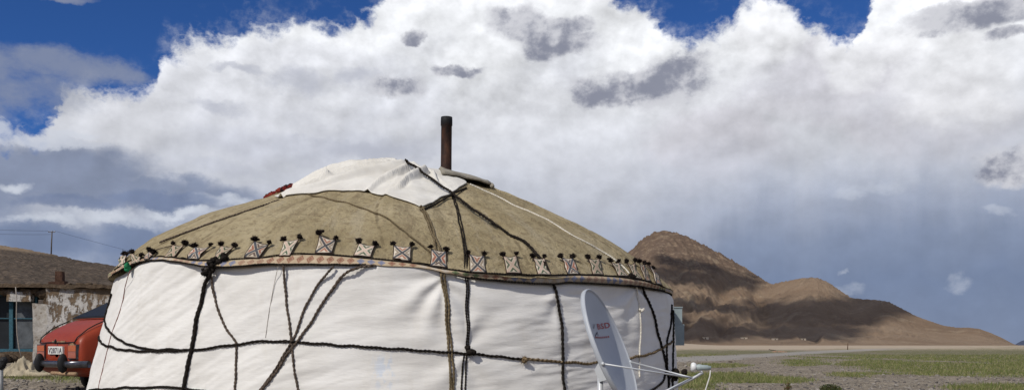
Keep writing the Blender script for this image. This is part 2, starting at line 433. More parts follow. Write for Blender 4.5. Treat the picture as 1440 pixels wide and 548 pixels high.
sm = [simple('grey_stone', (.20, .18, .155), .9, .2, 0, .3, 30), simple('pale_stone', (.29, .265, .235), .9, .2, 0, .3, 30), simple('dark_stone', (.10, .09, .085), .9, .2, 0, .3, 30)]
so_ = st.build('gravel', sm, smooth=False); tag(so_, 'loose grey stones strewn over the plain', 'gravel', kind='stuff')
gm_ = [simple('grass_green', (.10, .135, .034), .8, .15, 0, .35, 2, 0), simple('grass_olive', (.145, .155, .052), .8, .15, 0, .35, 2, 0), simple('grass_straw', (.24, .22, .11), .8, .15, 0, .3, 2, 0)]
go_ = gr.build('grass', gm_, smooth=False); tag(go_, 'short sparse grass growing in patches on the plain', 'grass', kind='stuff')

# ---- hills: height fields, each column rises from a foot line to its ridge and falls behind it
def hill(name, us, skyline, ridge_y, foot_y, foot_z, mat, prof, nt_=70, gul=.05, gk=30.0, rough=.02, seed=0, jag=1.0):
    P = []; HH = {}
    xs = [s[0] for s in skyline]; ys = [s[1] for s in skyline]
    cols = []
    for u in us:
        px = CX + F * u; T = (HY - np.interp(px, xs, ys)) / F
        T *= 1 + 0
        Yr = np.interp(px, *ridge_y); Yf = np.interp(px, *foot_y)
        Hr = T * Yr + EYE - foot_z
        col = []
        for i in range(int(nt_ * 1.5) + 1):
            t = i / nt_
            Y = Yf + (Yr - Yf) * t
            X = u * Y
            if t <= 1: s = prof(t)
            else: s = 1 - (t - 1) * 1.7
            env = math.sin(math.pi * min(1, max(0, t)) ** .8) if t <= 1 else 0
            g = 1 - abs(fbm(u * gk + seed + .6 * fbm(u * 9, t * 3, seed), t * 1.6, seed, 4)) * 1.6
            hgt = Hr * s + Hr * gul * g * env
            hgt += Hr * rough * fbm(X / max(1, Hr) * 9, Y / max(1, Hr) * 9, seed, 6, .7) * (min(1, t * 1.6)) * jag
            col.append((X, Y, foot_z + max(-2, hgt) - (.0 if i else 1.5)))
        cols.append(col)
    m = MB(); m.grid(cols)
    o = m.build(name, mat); tag(o, kind='structure'); return o, cols
ht = material('bare_hillside', .95, .05)
n = ht.noise(ht.pos, .006, 8, .62); nd = ht.noise(ht.pos, .05, 8, .7)
zz = ht.sep(ht.pos)[2]
slope = ht.sep(ht.new('ShaderNodeNewGeometry').outputs['Normal'])[2]
c = ht.ramp(n, [(.32, (.20, .142, .098)), (.5, (.255, .186, .128)), (.68, (.30, .228, .162))])
c = ht.mix(ht.ss(nd, .42, .68, 0, .45), c, (.22, .15, .10))
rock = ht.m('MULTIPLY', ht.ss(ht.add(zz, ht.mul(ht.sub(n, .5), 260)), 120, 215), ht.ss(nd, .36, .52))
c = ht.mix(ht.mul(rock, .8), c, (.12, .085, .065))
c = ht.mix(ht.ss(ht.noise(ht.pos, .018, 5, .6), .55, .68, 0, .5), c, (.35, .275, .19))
ht.col(c); ht.bump(ht.add(nd, ht.mul(ht.noise(ht.pos, .25, 6, .7), .5)), .85, 5.5)
sky_r = [(700, 452), (780, 425), (830, 392), (870, 362), (890, 350), (900, 338), (912, 330), (930, 323), (942, 325), (960, 330), (990, 344), (1020, 360), (1048, 376), (1068, 389), (1078, 396), (1086, 399), (1100, 396), (1125, 391), (1140, 390), (1150, 390), (1166, 397), (1180, 407), (1196, 418),
         (1212, 420), (1232, 421), (1250, 424), (1268, 433), (1286, 443), (1305, 450), (1326, 457), (1345, 460), (1362, 460), (1378, 462), (1392, 467), (1408, 474), (1425, 483), (1440, 487), (1480, 488)]
us = np.linspace((690 - CX) / F, (1450 - CX) / F, 560)
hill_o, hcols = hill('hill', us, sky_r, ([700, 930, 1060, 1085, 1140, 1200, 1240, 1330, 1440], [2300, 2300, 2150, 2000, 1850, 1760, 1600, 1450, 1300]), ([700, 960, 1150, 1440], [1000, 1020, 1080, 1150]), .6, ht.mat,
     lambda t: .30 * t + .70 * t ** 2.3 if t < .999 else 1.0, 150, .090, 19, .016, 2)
# dark gravel slope behind the house
lt = material('dark_gravel_slope', .95, .1)
n = lt.noise(lt.pos, .03, 6, .6); v = lt.sep(lt.voro(lt.pos, 1.3, 'Color'))[0]; v2 = lt.sep(lt.voro(lt.pos, 3.1, 'Color'))[0]
c = lt.ramp(n, [(.3, (.070, .053, .039)), (.7, (.103, .080, .060))])
c = lt.mix(.75, c, lt.ramp(v, [(0, (.55, .55, .55)), (.75, (1.1, 1.1, 1.1)), (1, (2.0, 1.95, 1.9))]), 'MULTIPLY')
c = lt.mix(.6, c, lt.ramp(v2, [(0, (.55, .55, .55)), (1, (1.5, 1.5, 1.5))]), 'MULTIPLY')
c = lt.mix(lt.ss(lt.add(lt.sep(lt.pos)[2], lt.mul(lt.sub(n, .5), 8)), 24, 27.5, 0, .8), c, (.26, .19, .125))
lt.col(c); lt.bump(lt.add(lt.voro(lt.pos, 1.3), lt.noise(lt.pos, 2, 5, .7)), .6, .18)
sky_l = [(-420, 318), (-200, 328), (0, 345), (25, 348), (55, 354), (80, 359), (98, 363), (107, 365), (118, 367), (140, 370), (165, 374), (300, 392), (480, 420), (640, 455), (700, 470)]
us = np.linspace((-420 - CX) / F, (700 - CX) / F, 420)
lh, lcols = hill('gravel_slope', us, sky_l, ([-400, 700], [262, 240]), ([-400, 700], [36, 60]), .2, lt.mat, lambda t: (.45 * t + .55 * t ** 1.3), 110, .03, 10, .012, 5)
# peak far off at the right edge; its distance haze is painted in as blue
ft = material('haze_blue_rock', .95, .05); ft.col(ft.ramp(ft.noise(ft.pos, .002, 6, .6), [(.3, (.055, .07, .115)), (.7, (.085, .10, .15))]))
us = np.linspace((1395 - CX) / F, (1760 - CX) / F, 90)
fm, _ = hill('far_mountain', us, [(1395, 489), (1425, 485), (1436, 479), (1450, 474), (1500, 462), (1600, 450), (1760, 470)], ([1395, 1760], [9000, 9000]), ([1395, 1760], [6500, 6500]), .3, ft.mat, lambda t: t, 24, .1, 20, .05, 11)

# ---- cumulus high above and out of frame whose shadows lie on the slopes
def hill_hit(cols, px, py):
    """point of a height field seen through a photo point"""
    u = (px - CX) / F; us_ = [c[5][0] / c[5][1] for c in cols]
    col = cols[int(np.clip(np.searchsorted(us_, u), 0, len(cols) - 1))]
    T = (HY - py) / F
    for p in col:
        if (p[2] - EYE) / p[1] >= T: return Vector(p)
    return None
wt = material('cloud_white', 1.0, 0.0); wt.col((.8, .8, .82))
def cloud(cols, bands, H, label, size, dens, gaps=0):
    m = MB(); k = 0
    for (x0, y0, x1, y1, hw, wgt) in bands:
        for q in range(int(dens * wgt)):
            a = rng.random(); b = rng.normal(0, .42)
            px = x0 + (x1 - x0) * a; py = y0 + (y1 - y0) * a + b * hw
            p = hill_hit(cols, px, py)
            if p is None: continue
            c = p + SUN * ((H - p.z) / SUN.z)
            s = size * rng.uniform(.5, 1.25) * max(.35, 1 - abs(b) * .65)
            m.blob((c.x, c.y, c.z + rng.normal(0, size * .6)), s, 1, .5, (1, 1, .55), 1.6, k); k += 1
    o = m.build('cloud', wt.mat); tag(o, kind='structure'); return o
cloud(hcols, [(880, 385, 1060, 397, 16, 2.2), (930, 366, 1010, 380, 9, .9), (955, 430, 1110, 438, 10, .9), (1070, 434, 1290, 432, 18, 3.0), (930, 468, 1200, 466, 15, 3.2), (1195, 418, 1275, 430, 8, 1.0), (1080, 448, 1230, 450, 12, 1.4), (930, 410, 960, 470, 10, .5)], 2600, '', 22, 105)
#cloud(lcols, [(-80, 372, 200, 388, 14, 1.5), (-80, 386, 200, 400, 14, 1.2)], 700, '', 9, 150)
# ------------------------------------------------------------------ the yurt
YC = Vector((-1.27, 10.2, 0))
RK = [(0, 2.74), (.4, 2.72), (.7, 2.68), (1.0, 2.579), (1.3, 2.45), (1.6, 2.304), (1.9, 2.16), (2.2, 2.02), (2.5, 1.845), (2.7, 1.70), (2.87, 1.56), (3.0, 1.455), (3.06, 1.39), (3.2, 1.2)]
LK = [0, .015, .03, .02, .02, .025, .07, .10, .12, .15, .155, .13, .12, .1]
RKx = np.array([k[0] for k in RK]); RKz = np.array([k[1] for k in RK])
def left_of(th): return max(0.0, -math.sin(th))
def roof_z(r, th):
    return float(np.interp(r, RKx, RKz)) + left_of(th) * float(np.interp(r, RKx, LK))
def wall_r(z, th):
    d = math.degrees(th)
    fl = .16 + .27 * float(sstep(-20, -95, d)) - .08 * float(sstep(20, 80, d))
    top = 3.014 + .05 * float(sstep(45, 75, d)) 
    return top + fl * (1 - z / 1.46)
def yurt_in(p):
    x, y = p.x - YC.x, p.y - YC.y; r = math.hypot(x, y); th = math.atan2(x, -y)
    if p.z > 1.37: return r < 3.25 and p.z < roof_z(r, th) and (r < wall_r(p.z, th) or p.z > 1.30 and r < 3.06)
    return r < wall_r(p.z, th)
def wrinkle(th, z):
    """folds of the white canvas, metres outwards"""
    s = th * 3.05; d = math.degrees(th)
    wl = float(sstep(-5, -30, d)); wr = float(sstep(-8, 12, d))
    sl = .42 * wl + .10 * wr + .25 * (1 - wl) * (1 - wr)
    q = z - sl * s
    a = noise.fractal(Vector((s * .9, q * 5.0, 1.7)), .8, 2, 3)
    b = noise.fractal(Vector((s * 1.3 + 9, q * 9.0, 4.2)), .8, 2, 3)
    env = .5 + .9 * noise.noise(Vector((s * .8, z * 1.4, 7)))
    w = (.010 + .002 * wr) * a + .0055 * max(0, env) * (1 - abs(b) * 2.2) * (1 + wr * .3)
    # tension folds fanning from the lashing right of the middle
    for (ps, pz, k, am) in FANS:
        ds, dz = s - ps, z - pz; r = math.hypot(ds, dz)
        if r < .9:
            w += am * math.sin(k * math.atan2(dz, abs(ds) + .05) + 1.5 * noise.noise(Vector((ds * 3, dz * 3, ps)))) * r * math.exp(-(r / .34) ** 2) * 3.0
    return w
FANS = []
def hit(px, py):
    """photo point -> point, angle, height and outward normal on the yurt"""
    r = ray(px, py); t = 6.0; e = Vector((0, 0, EYE))
    while t < 13.4 and not yurt_in(e + r * t): t += .02
    if t >= 13.4: return None
    lo, hi = t - .02, t
    for _ in range(14):
        mid = (lo + hi) / 2
        if yurt_in(e + r * mid): hi = mid
        else: lo = mid
    p = e + r * hi; x, y = p.x - YC.x, p.y - YC.y; th = math.atan2(x, -y); rad = math.hypot(x, y)
    onroof = p.z > 1.37 and abs(p.z - roof_z(rad, th)) < .02
    if onroof:
        g = (roof_z(rad + .05, th) - roof_z(max(0, rad - .05), th)) / (.1 if rad > .05 else .05 + rad)
        n = Vector((-g * math.sin(th), g * math.cos(th), 1)).normalized()
    else: n = Vector((math.sin(th), -math.cos(th), .07)).normalized()
    return p, th, rad, n, onroof
SEAMS = [(math.radians(a), .5) for a in (-128, -62, -33, 4, 26, 63, 110)]
def felt_relief(r, th):
    sm = 0
    for sa, sw in SEAMS:
        q = th - sa - .05 * math.sin(r * 2.1 + sa * 5)
        sm += .019 * float(sstep(0, .012 + .01 / max(.3, r), q)) * float(sstep(sw, sw * .4, q))
    sm += .005 * math.sin(th * 38 + 2 * noise.noise(Vector((th * 3, r, 1)))) * float(sstep(.8, 1.6, r)) * float(sstep(3.0, 2.3, r))
    return sm + .012 * noise.fractal(Vector((r * math.sin(th) * 3, r * math.cos(th) * 3, 2)), .8, 2, 4) + .02 * noise.noise(Vector((th * 4, r * 1.2, 5))) * min(1, r) * float(sstep(3.0, 2.6, r))
def surf(px, py, off=0.0):
    h = hit(px, py)
    q = 0
    while h is None and q < 30:        # just off the outline: slide towards the middle
        q += 1; px += (565 - px) * .006; py += (430 - py) * .012; h = hit(px, py)
    p, th, rad, n, roof = h
    d = off + (felt_relief(rad, th) if roof and rad < 2.98 else max(-.02, wrinkle(th, p.z)) if not roof else 0)
    return p + n * d, n, th, roof
FANS = []
for (px, py, k, am) in [(622, 385, 9, .032), (655, 494, 7, .022), (300, 372, 8, .018), (895, 402, 8, .032), (780, 405, 7, .02)]:
    h = hit(px, py); FANS.append((h[1] * 3.05, h[0].z, k, am))

yurt = empty('yurt', YC); tag(yurt, 'round felt yurt with white canvas walls, tan felt roof and black tie ropes', 'yurt')
MI = Matrix.Translation(-YC)
# materials
ct = material('white_canvas', .85, .15)
s_ = ct.noise(ct.obj, 2.2, 7, .62); s2 = ct.noise(ct.vm('MULTIPLY', ct.obj, (1, 1, .35)), 5, 6, .6)
c = ct.ramp(s_, [(.3, (.67, .65, .61)), (.62, (.755, .74, .705))])
c = ct.mix(ct.ss(s2, .54, .74, 0, .3), c, (.57, .53, .46))
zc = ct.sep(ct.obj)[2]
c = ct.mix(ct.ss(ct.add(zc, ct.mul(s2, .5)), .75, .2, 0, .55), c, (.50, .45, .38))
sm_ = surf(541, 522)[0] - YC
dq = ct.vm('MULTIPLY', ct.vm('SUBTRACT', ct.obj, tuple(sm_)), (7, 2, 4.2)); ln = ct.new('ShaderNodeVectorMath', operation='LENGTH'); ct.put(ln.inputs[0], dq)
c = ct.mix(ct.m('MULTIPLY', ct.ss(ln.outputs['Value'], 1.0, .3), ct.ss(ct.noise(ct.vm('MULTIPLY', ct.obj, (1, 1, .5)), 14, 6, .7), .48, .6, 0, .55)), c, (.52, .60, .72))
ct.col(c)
wv = ct.noise(ct.vm('MULTIPLY', ct.obj, (1, 1, 4)), 5, 6, .6)
ct.bump(ct.add(ct.mul(wv, 1.0), ct.mul(ct.noise(ct.obj, 160, 2, .5), .03)), .22, .03)
ftm = material('tan_felt', .97, .05)
a = ftm.noise(ftm.obj, 1.6, 7, .62); b = ftm.noise(ftm.obj, 14, 8, .72); g2 = ftm.noise(ftm.vm('MULTIPLY', ftm.obj, (1, 1, 2.2)), 5, 7, .68)
c = ftm.ramp(a, [(.28, (.30, .24, .135)), (.5, (.43, .355, .215)), (.7, (.51, .43, .275))])
c = ftm.mix(ftm.ss(b, .48, .64, 0, .7), c, (.23, .178, .105))
c = ftm.mix(ftm.ss(g2, .55, .72, 0, .5), c, (.45, .38, .26))
ru, rv, _ = ftm.sep(ftm.uv); sk = ftm.noise(ftm.comb(ftm.mul(ru, 3.2), ftm.mul(rv, .7), 3.0), 1.6, 8, .68)
c = ftm.mix(ftm.ss(sk, .50, .66, 0, .6), c, (.235, .185, .115)); c = ftm.mix(ftm.ss(sk, .46, .34, 0, .5), c, (.47, .405, .285))
th_ = ftm.m('DIVIDE', ru, 3.0)
for sa in (-62, -33, 4, 26, 63):
    a_ = math.radians(sa); q = ftm.m('ABSOLUTE', ftm.sub(ftm.sub(th_, a_), ftm.mul(ftm.m('SINE', ftm.m('MULTIPLY_ADD', rv, 2.1, a_ * 5)), .05)))
    c = ftm.mix(ftm.m('MULTIPLY', ftm.ss(ftm.mul(q, ftm.m('MAXIMUM', rv, .3)), .022, .006, 0, .55), ftm.ss(ftm.noise(ftm.obj, 7, 4, .6), .40, .55)), c, (.13, .10, .06))
c = ftm.mix(ftm.ss(ftm.noise(ftm.obj, 26, 5, .7), .63, .70, 0, .7), c, (.12, .09, .055))
ftm.col(c); ftm.bump(ftm.add(b, ftm.mul(g2, .8)), 1.0, .05)

# canvas top edge and the patterned band, both read off along the eave
def curve_th(pts):
    th, z = [], []
    for p in catmull(pts, 6):
        h = hit(*p)
        if h: th.append(h[1]); z.append(h[0].z)
    o = np.argsort(th); return np.array(th)[o], np.array(z)[o]
lo_pts = [(161, 388), (175, 380), (190, 373), (205, 369), (222, 367), (245, 369), (270, 373), (300, 377), (340, 376), (400, 373), (470, 373.5), (515, 374), (545, 376), (580, 377), (610, 381), (630, 387), (660, 392), (700, 396.5), (740, 399.5), (775, 400.5), (800, 399), (830, 400), (865, 402), (900, 405), (920, 408), (934, 410.5)]
up_pts = [(165, 381), (180, 371), (197, 364.5), (222, 362), (245, 363.5), (270, 367), (300, 368), (340, 365.5), (372, 363.5), (405, 359.5), (440, 358.5), (480, 361), (520, 365), (560, 369), (590, 373), (615, 378), (640, 381.5), (662, 384.5), (700, 386.5), (740, 388), (775, 388), (810, 387.5), (845, 388.5), (875, 391), (900, 395), (918, 400), (932, 405)]
loT, loZ = curve_th(lo_pts); upT, upZ = curve_th(up_pts)
def band_lo(th): return float(np.interp(th, loT, loZ))
def band_up(th): return float(np.interp(th, upT, upZ))
coverT = (hit(528, 380)[1], hit(642, 395)[1])
# canvas wall
ths = np.concatenate([np.radians(np.arange(-180, -112, 4)), np.radians(np.arange(-112, 112, .28)), np.radians(np.arange(112, 181, 4))])
ths[-1] = math.pi
NZ = 110; P = []
for i in range(NZ + 1):
    row = []
    for th in ths:
        zt = band_lo(th) + (.03 if not coverT[0] < th < coverT[1] else .012)
        z = zt * i / NZ
        w = wrinkle(th, z)
        e = .012 * math.exp(-((zt - z) / .03) ** 2) if coverT[0] < th < coverT[1] else 0
        lip = .025 * float(sstep(40, 60, math.degrees(th))) * math.exp(-((zt - z) / .05) ** 2)
        tuck = 0 if coverT[0] < th < coverT[1] else .05 * float(sstep(band_lo(th) - .004, band_lo(th) + .03, z))
        r = wall_r(z, th) - tuck + w * min(1, (zt - z) / .08 + .15) + e - lip
        row.append((r * math.sin(th), -r * math.cos(th), z))
    P.append(row)
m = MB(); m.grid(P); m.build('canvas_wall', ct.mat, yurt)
# felt roof
m = MB(); P = []
tr = np.radians(np.arange(-180, 180, .6))
tr_ = np.radians(np.arange(-180, 181, 2.0))
rmax = [float(np.interp(-(band_lo(a) + .035 - .135 * left_of(a)), -RKz, RKx)) for a in tr_]
URF = []
for i in range(121):
    f = i / 120; row = []; URF.append([(a * 3, f * 3.03) for a in tr])
    for th in tr:
        r = float(np.interp(th, tr_, rmax)) * f
        z = roof_z(r, th) + felt_relief(r, th)
        row.append((r * math.sin(th), -r * math.cos(th), z))
    P.append(row)
m.grid(P, True, URF)
m.build('felt_roof', ftm.mat, yurt)

# band
bt = material('patterned_band', .95, .05)
u, v, _ = bt.sep(bt.uv)
per = .085
cell = bt.m('FLOOR', bt.m('DIVIDE', u, per)); fu = bt.m('ABSOLUTE', bt.sub(bt.m('FRACT', bt.m('DIVIDE', u, per)), .5)); fv = bt.m('ABSOLUTE', bt.sub(v, .5))
dia = bt.add(fu, bt.mul(fv, 1.0))
wn = bt.new('ShaderNodeTexWhiteNoise', noise_dimensions='1D'); bt.put(wn.inputs['W'], bt.m('FLOOR', bt.m('DIVIDE', u, per * 3)))
pal = bt.ramp(wn.outputs[0], [(0, (.27, .13, .085)), (.22, (.31, .19, .13)), (.45, (.17, .20, .31)), (.62, (.33, .21, .16)), (.78, (.11, .17, .08)), (.88, (.50, .45, .38))], 'CONSTANT')
jit = bt.mul(bt.sub(bt.noise(bt.obj, 40, 4, .6), .5), .12)
c = bt.mix(bt.ss(bt.add(dia, jit), .44, .36), (.47, .375, .26), pal)
c = bt.mix(bt.ss(bt.m('ABSOLUTE', bt.sub(bt.add(dia, jit), .23)), .06, .03, 0, .55), c, (.42, .34, .25))
c = bt.mix(bt.ss(fv, .39, .44), c, (.03, .022, .018))
c = bt.mix(.6, c, bt.ramp(bt.noise(bt.obj, 14, 7, .7), [(.3, (.6, .57, .53)), (.7, (1.1, 1.1, 1.1))]), 'MULTIPLY')
bt.col(c); bt.bump(bt.noise(bt.obj, 90, 3, .6), .5, .006)
def on_eave(th, z, off):
    """point on the outside of roof edge / wall top at angle th, height z"""
    r = float(np.interp(-(z - .135 * left_of(th)), -RKz[::-1][::-1], RKx)) if z > 1.37 else 3.05
    r = min(r, 3.06)
    r = max(min(r, 3.06), 0)
    dr = r + off * (.75 + .25 * float(sstep(1.5, 1.4, z)))
    return Vector((dr * math.sin(th), -dr * math.cos(th), z + off * .5))
m = MB(); rows = [[], [], [], [], []]; uvs = [[], [], [], [], []]
tb = np.concatenate([np.linspace(-math.pi, loT[0], 60)[:-1], np.linspace(loT[0], loT[-1], 420), np.linspace(loT[-1], math.pi, 60)[1:]])
for th in tb:
    a, b = band_lo(th), max(band_up(th), band_lo(th) + .02)
    for k in range(5):
        f = k / 4
        rows[k].append(on_eave(th, a + (b - a) * f, .014 + .006 * math.sin(math.pi * f))); uvs[k].append((th * 3.03, f))
m.grid(rows, False, uvs); m.build('patterned_band', bt.mat, yurt)

# ropes
def ropem(name, a, b, fz=.9):
    t = material(name, .95, .05); n = t.noise(t.obj, 60, 4, .7); u, v, _ = t.sep(t.uv)
    t.col(t.ramp(n, [(.38, a), (.62, b)])); t.bump(n, fz, .006); return t.mat
RB = ropem('black_yak_hair', (.008, .007, .006), (.034, .028, .024)); RBR = ropem('brown_cord', (.035, .026, .02), (.16, .125, .10))
RO = ropem('olive_strap', (.09, .068, .04), (.21, .165, .10)); RW = ropem('white_cord', (.55, .51, .43), (.76, .73, .65))
RR_ = ropem('red_cord', (.16, .05, .045), (.28, .12, .10)); RG = ropem('grey_twine', (.25, .22, .19), (.4, .36, .31)); RBB = ropem('speckled_rope', (.05, .036, .022), (.26, .19, .11))
def rope_mesh(m, P, N, r, strands=2, fuzz=0, jit=.12):
    """twisted strands along a path, with loose hairs"""
    L = 0; ph = rng.uniform(0, 6.28); base = []
    # resample evenly
    P = [Vector(p) for p in P]; step = max(r * 1.1, .008); pts = [P[0]]; nr = [N[0]]; acc = 0
    for i in range(1, len(P)):
        d = (P[i] - P[i - 1]).length; k = max(1, int(round(d / step)))
        for q in range(1, k + 1):
            pts.append(P[i - 1].lerp(P[i], q / k)); nr.append(N[i - 1].lerp(N[i], q / k))
    wob = rng.uniform(0, 100)
    for s in range(strands):
        path = []; rads = []
        for i, p in enumerate(pts):
            t = (pts[min(i + 1, len(pts) - 1)] - pts[max(i - 1, 0)]).normalized()
            n = (nr[i] - t * nr[i].dot(t)).normalized(); b = t.cross(n)
            a = ph + i * step / (r * 5.5) * 2 * math.pi + s * 2 * math.pi / strands
            o = r * (.40 if strands > 1 else 0)
            wb = b * (noise.noise(Vector((i * step * 6, wob, 0))) * r * 1.1)
            path.append(p + wb + n * (math.sin(a) * o) + b * (math.cos(a) * o))
            rads.append(r * (.54 if strands > 1 else 1) * (1 + jit * rng.normal()))
        m.tube(path, rads, 6)
    if fuzz:
        for i in range(0, len(pts)):
            for q in range(fuzz):
                d = Vector(rng.normal(0, 1, 3)); d = d - nr[i] * min(0, d.dot(nr[i])) * 1.0; d.normalize()
                e = d.cross(Vector(rng.normal(0, 1, 3))).normalized() * r * .14; l = r * rng.uniform(1.2, 2.1)
                m.add([pts[i] - e, pts[i] + e, pts[i] + d * l + Vector((0, 0, -.3 * l))], [(0, 1, 2)])
def rope(pxs, r, mat, strands=2, fuzz=0, off=None, name='rope', label=None, lift=None, dbl=0):
    P, N = [], []
    for i, p in enumerate(catmull(pxs, 5)):
        q, n, th, roof = surf(p[0], p[1], (r * .6 if off is None else off) + (.007 if p[1] < 412 and p[1] > 340 else 0))
        P.append(q - YC); N.append(n)
    # even out jumps where the path crosses the eave
    for _ in range(2):
        Q = [P[0]] + [(P[i - 1] + P[i] * 2 + P[i + 1]) / 4 for i in range(1, len(P) - 1)] + [P[-1]]; P = Q
    m = MB(); rope_mesh(m, P, N, r, strands, fuzz)
    if dbl:
        Q = []
        for i, p in enumerate(P):
            t = (P[min(i + 1, len(P) - 1)] - P[max(i - 1, 0)]).normalized(); Q.append(p + t.cross(N[i]) * dbl)
        rope_mesh(m, Q, N, r, strands, fuzz)
    o = m.build(name, mat, yurt)
    if label: o['label'] = label
    return o
# edging cords of the band
def edge(pts, r=.0085):
    P, N = [], []
    for p in catmull(pts, 5):
        h = hit(*p)
        if h is None: continue
        q = on_eave(h[1], h[0].z, .022); P.append(q); N.append(Vector((math.sin(h[1]), -math.cos(h[1]), .3)).normalized())
    m = MB(); rope_mesh(m, P, N, r, 2, 1); return m.build('edging_cord', RB, yurt)
edge(up_pts); edge([p for p in lo_pts if p[0] < 535], .009); edge([p for p in lo_pts if p[0] > 636], .009)

rope([(133, 474), (145, 483), (165, 490), (200, 493), (235, 493), (268, 492), (300, 489), (335, 484), (372, 479.5), (420, 481.5), (480, 485), (540, 489.5), (600, 493), (655, 496), (700, 500), (738, 504)], .0140, RB, 2, 3, label='black belt rope running round the wall')
rope([(143, 412), (142, 430), (146, 450), (155, 465), (172, 479), (192, 487), (220, 491), (262, 491)], .0135, RB, 2, 3)
rope([(735, 504), (760, 507), (800, 509.5), (842, 509), (880, 505), (915, 496), (935, 486), (944, 480)], .0145, RBB, 2, 1, label='speckled brown belt rope at the right of the wall')
rope([(321, 364), (308, 371), (298, 380), (291, 395), (285, 420), (278, 455), (271, 490), (265, 520), (257, 550), (255, 562)], .0205, RB, 3, 6, label='thick hairy black rope hanging from the eave')
rope([(297, 384), (300, 405), (306, 430), (318, 458), (333, 484)], .013, RBR); rope([(333, 484), (332, 515), (331, 562)], .0125, RBR)
rope([(399, 372), (400, 395), (402, 420), (407, 450), (411, 478), (413, 508), (420, 552)], .0125, RBR)
rope([(470, 376), (457, 388), (445, 405), (430, 432), (412, 478), (395, 508), (366, 550)], .0125, RBR)
rope([(528, 374.5), (500, 379), (484, 386), (468, 405), (440, 448), (412, 490), (388, 524), (368, 552)], .0145, RBR)
rope([(595, 298), (603, 310), (611, 335), (619, 362), (625, 392), (630, 430), (634, 480), (637, 520), (640, 560)], .0125, RO, 2, 0, dbl=.024)
rope([(417, 269), (430, 275), (460, 281), (500, 290), (535, 306), (565, 328), (590, 348), (605, 360), (614, 376), (624, 400), (628, 440), (631, 490), (633, 560)], .0095, RO)
rope([(635, 268), (641, 285), (648, 312), (653, 340), (656, 370), (658, 400), (659, 440), (659, 493)], .0085, RB, 2, 1, dbl=.019, label='double black rope tied down to the belt')
rope([(653, 497), (651, 515), (648, 562)], .009, RB, 2, 1); rope([(656, 498), (655, 515), (653, 562)], .009, RB, 2, 1)
rope([(693, 314), (715, 329), (740, 350), (757, 366), (770, 383), (779, 405), (784, 430), (788, 460), (790, 490), (793, 560)], .0165, RB, 2, 3, label='black rope from the crown down past the eave')
rope([(660, 262), (690, 273), (725, 290), (770, 311), (815, 338), (850, 356), (875, 376), (889, 392), (894, 405), (897, 425), (898, 450), (900, 475), (899, 500), (898, 530)], .0092, RW, 2, 0, label='thin white cord with a knot')
rope([(901, 402), (910, 424), (918, 446), (926, 475), (932, 500), (938, 525), (938, 556)], .0165, RB, 2, 3)
rope([(944, 428), (942, 455), (936, 485), (937, 515), (930, 537), (915, 548), (898, 556)], .014, RB, 2, 3); rope([(945.5, 436), (945.5, 470), (946, 500), (944, 530), (945, 560)], .014, RB, 2, 3)
rope([(128, 548), (180, 544.5), (250, 543.5), (270, 547), (300, 551)], .014, RB, 2, 1)
rope([(184, 382), (177, 408), (168, 440), (155, 480), (145, 515), (137, 560)], .005, RR_, 2, 0, label='thin red cord'); rope([(392, 374), (386, 400), (380, 432), (373, 474)], .0035, RG, 2)
rope([(392, 281), (365, 290), (330, 303), (290, 318), (255, 333), (228, 345)], .012, RBR); rope([(250, 346), (225, 354), (205, 363)], .006, RBR)
# knots
def knot(px, py, r, mat, n=7, fz=120, spread=1.3, name='knot'):
    q, nn, th, roof = surf(px, py, r * .9); c = q - YC; m = MB()
    for k in range(n):
        d = Vector(rng.normal(0, 1, 3)) * r * .45; m.blob(c + d, r * rng.uniform(.45, .8), 1, .3, (1, 1, 1), 2, k)
    for k in range(fz):
        d = Vector(rng.normal(0, 1, 3)).normalized(); e = d.cross(Vector(rng.normal(0, 1, 3))).normalized() * r * .1
        m.add([c - e, c + e, c + d * r * rng.uniform(.9, spread * 1.5) - Vector((0, 0, r * .3))], [(0, 1, 2)])
    return m.build(name, mat, yurt)
for a in [(318, 366, .034, RB), (308, 371, .034, RB), (299, 377, .034, RB), (292, 384, .03, RB), (659, 495, .034, RB), (302, 372, .03, RB), (886, 392, .03, RB), (940, 526, .06, RB), (655, 361, .016, RB)]: knot(*a)
knot(737, 505, .028, RBB, 5, 60, 1.8); knot(897, 436, .02, RW, 4, 10); knot(595, 297, .018, RO, 4, 20)

# felt patches with tassels
def patchm(name, cross, ca, cb):
    t = material(name, .95, .05); u, v, _ = t.sep(t.uv)
    jit = t.mul(t.sub(t.noise(t.obj, 60, 3, .6), .5), .05)
    du = t.m('ABSOLUTE', t.sub(u, .5)); dv = t.m('ABSOLUTE', t.sub(v, .5)); d = t.m('ABSOLUTE', t.add(t.sub(du, dv), jit)); mx = t.m('MAXIMUM', du, dv)
    c = (.58, .53, .455)
    chev = t.m('MULTIPLY', t.ss(d, .13, .15), t.m('MULTIPLY', t.ss(d, .30, .27), t.m('MULTIPLY', t.ss(mx, .14, .17), t.ss(mx, .42, .39))))
    side = t.m('GREATER_THAN', du, dv)
    c = t.mix(chev, c, t.mix(side, ca, cb))
    c = t.mix(t.ss(d, .105, .085, 0, 1 if cross else .3), c, cross or (.45, .2, .16))
    oi = t.new('ShaderNodeObjectInfo'); c = t.mix(1.0, c, t.ramp(oi.outputs['Random'], [(0, (.72, .68, .60)), (.5, (.98, .95, .9)), (1, (1.12, 1.1, 1.06))]), 'MULTIPLY')
    c = t.mix(t.ss(mx, .44, .465), c, (.05, .032, .026))
    c = t.mix(.5, c, t.ramp(t.noise(t.obj, 14, 6, .65), [(.3, (.62, .58, .52)), (.7, (1.1, 1.1, 1.1))]), 'MULTIPLY')
    t.col(c); t.bump(t.noise(t.obj, 120, 2, .6), .4, .004); return t.mat
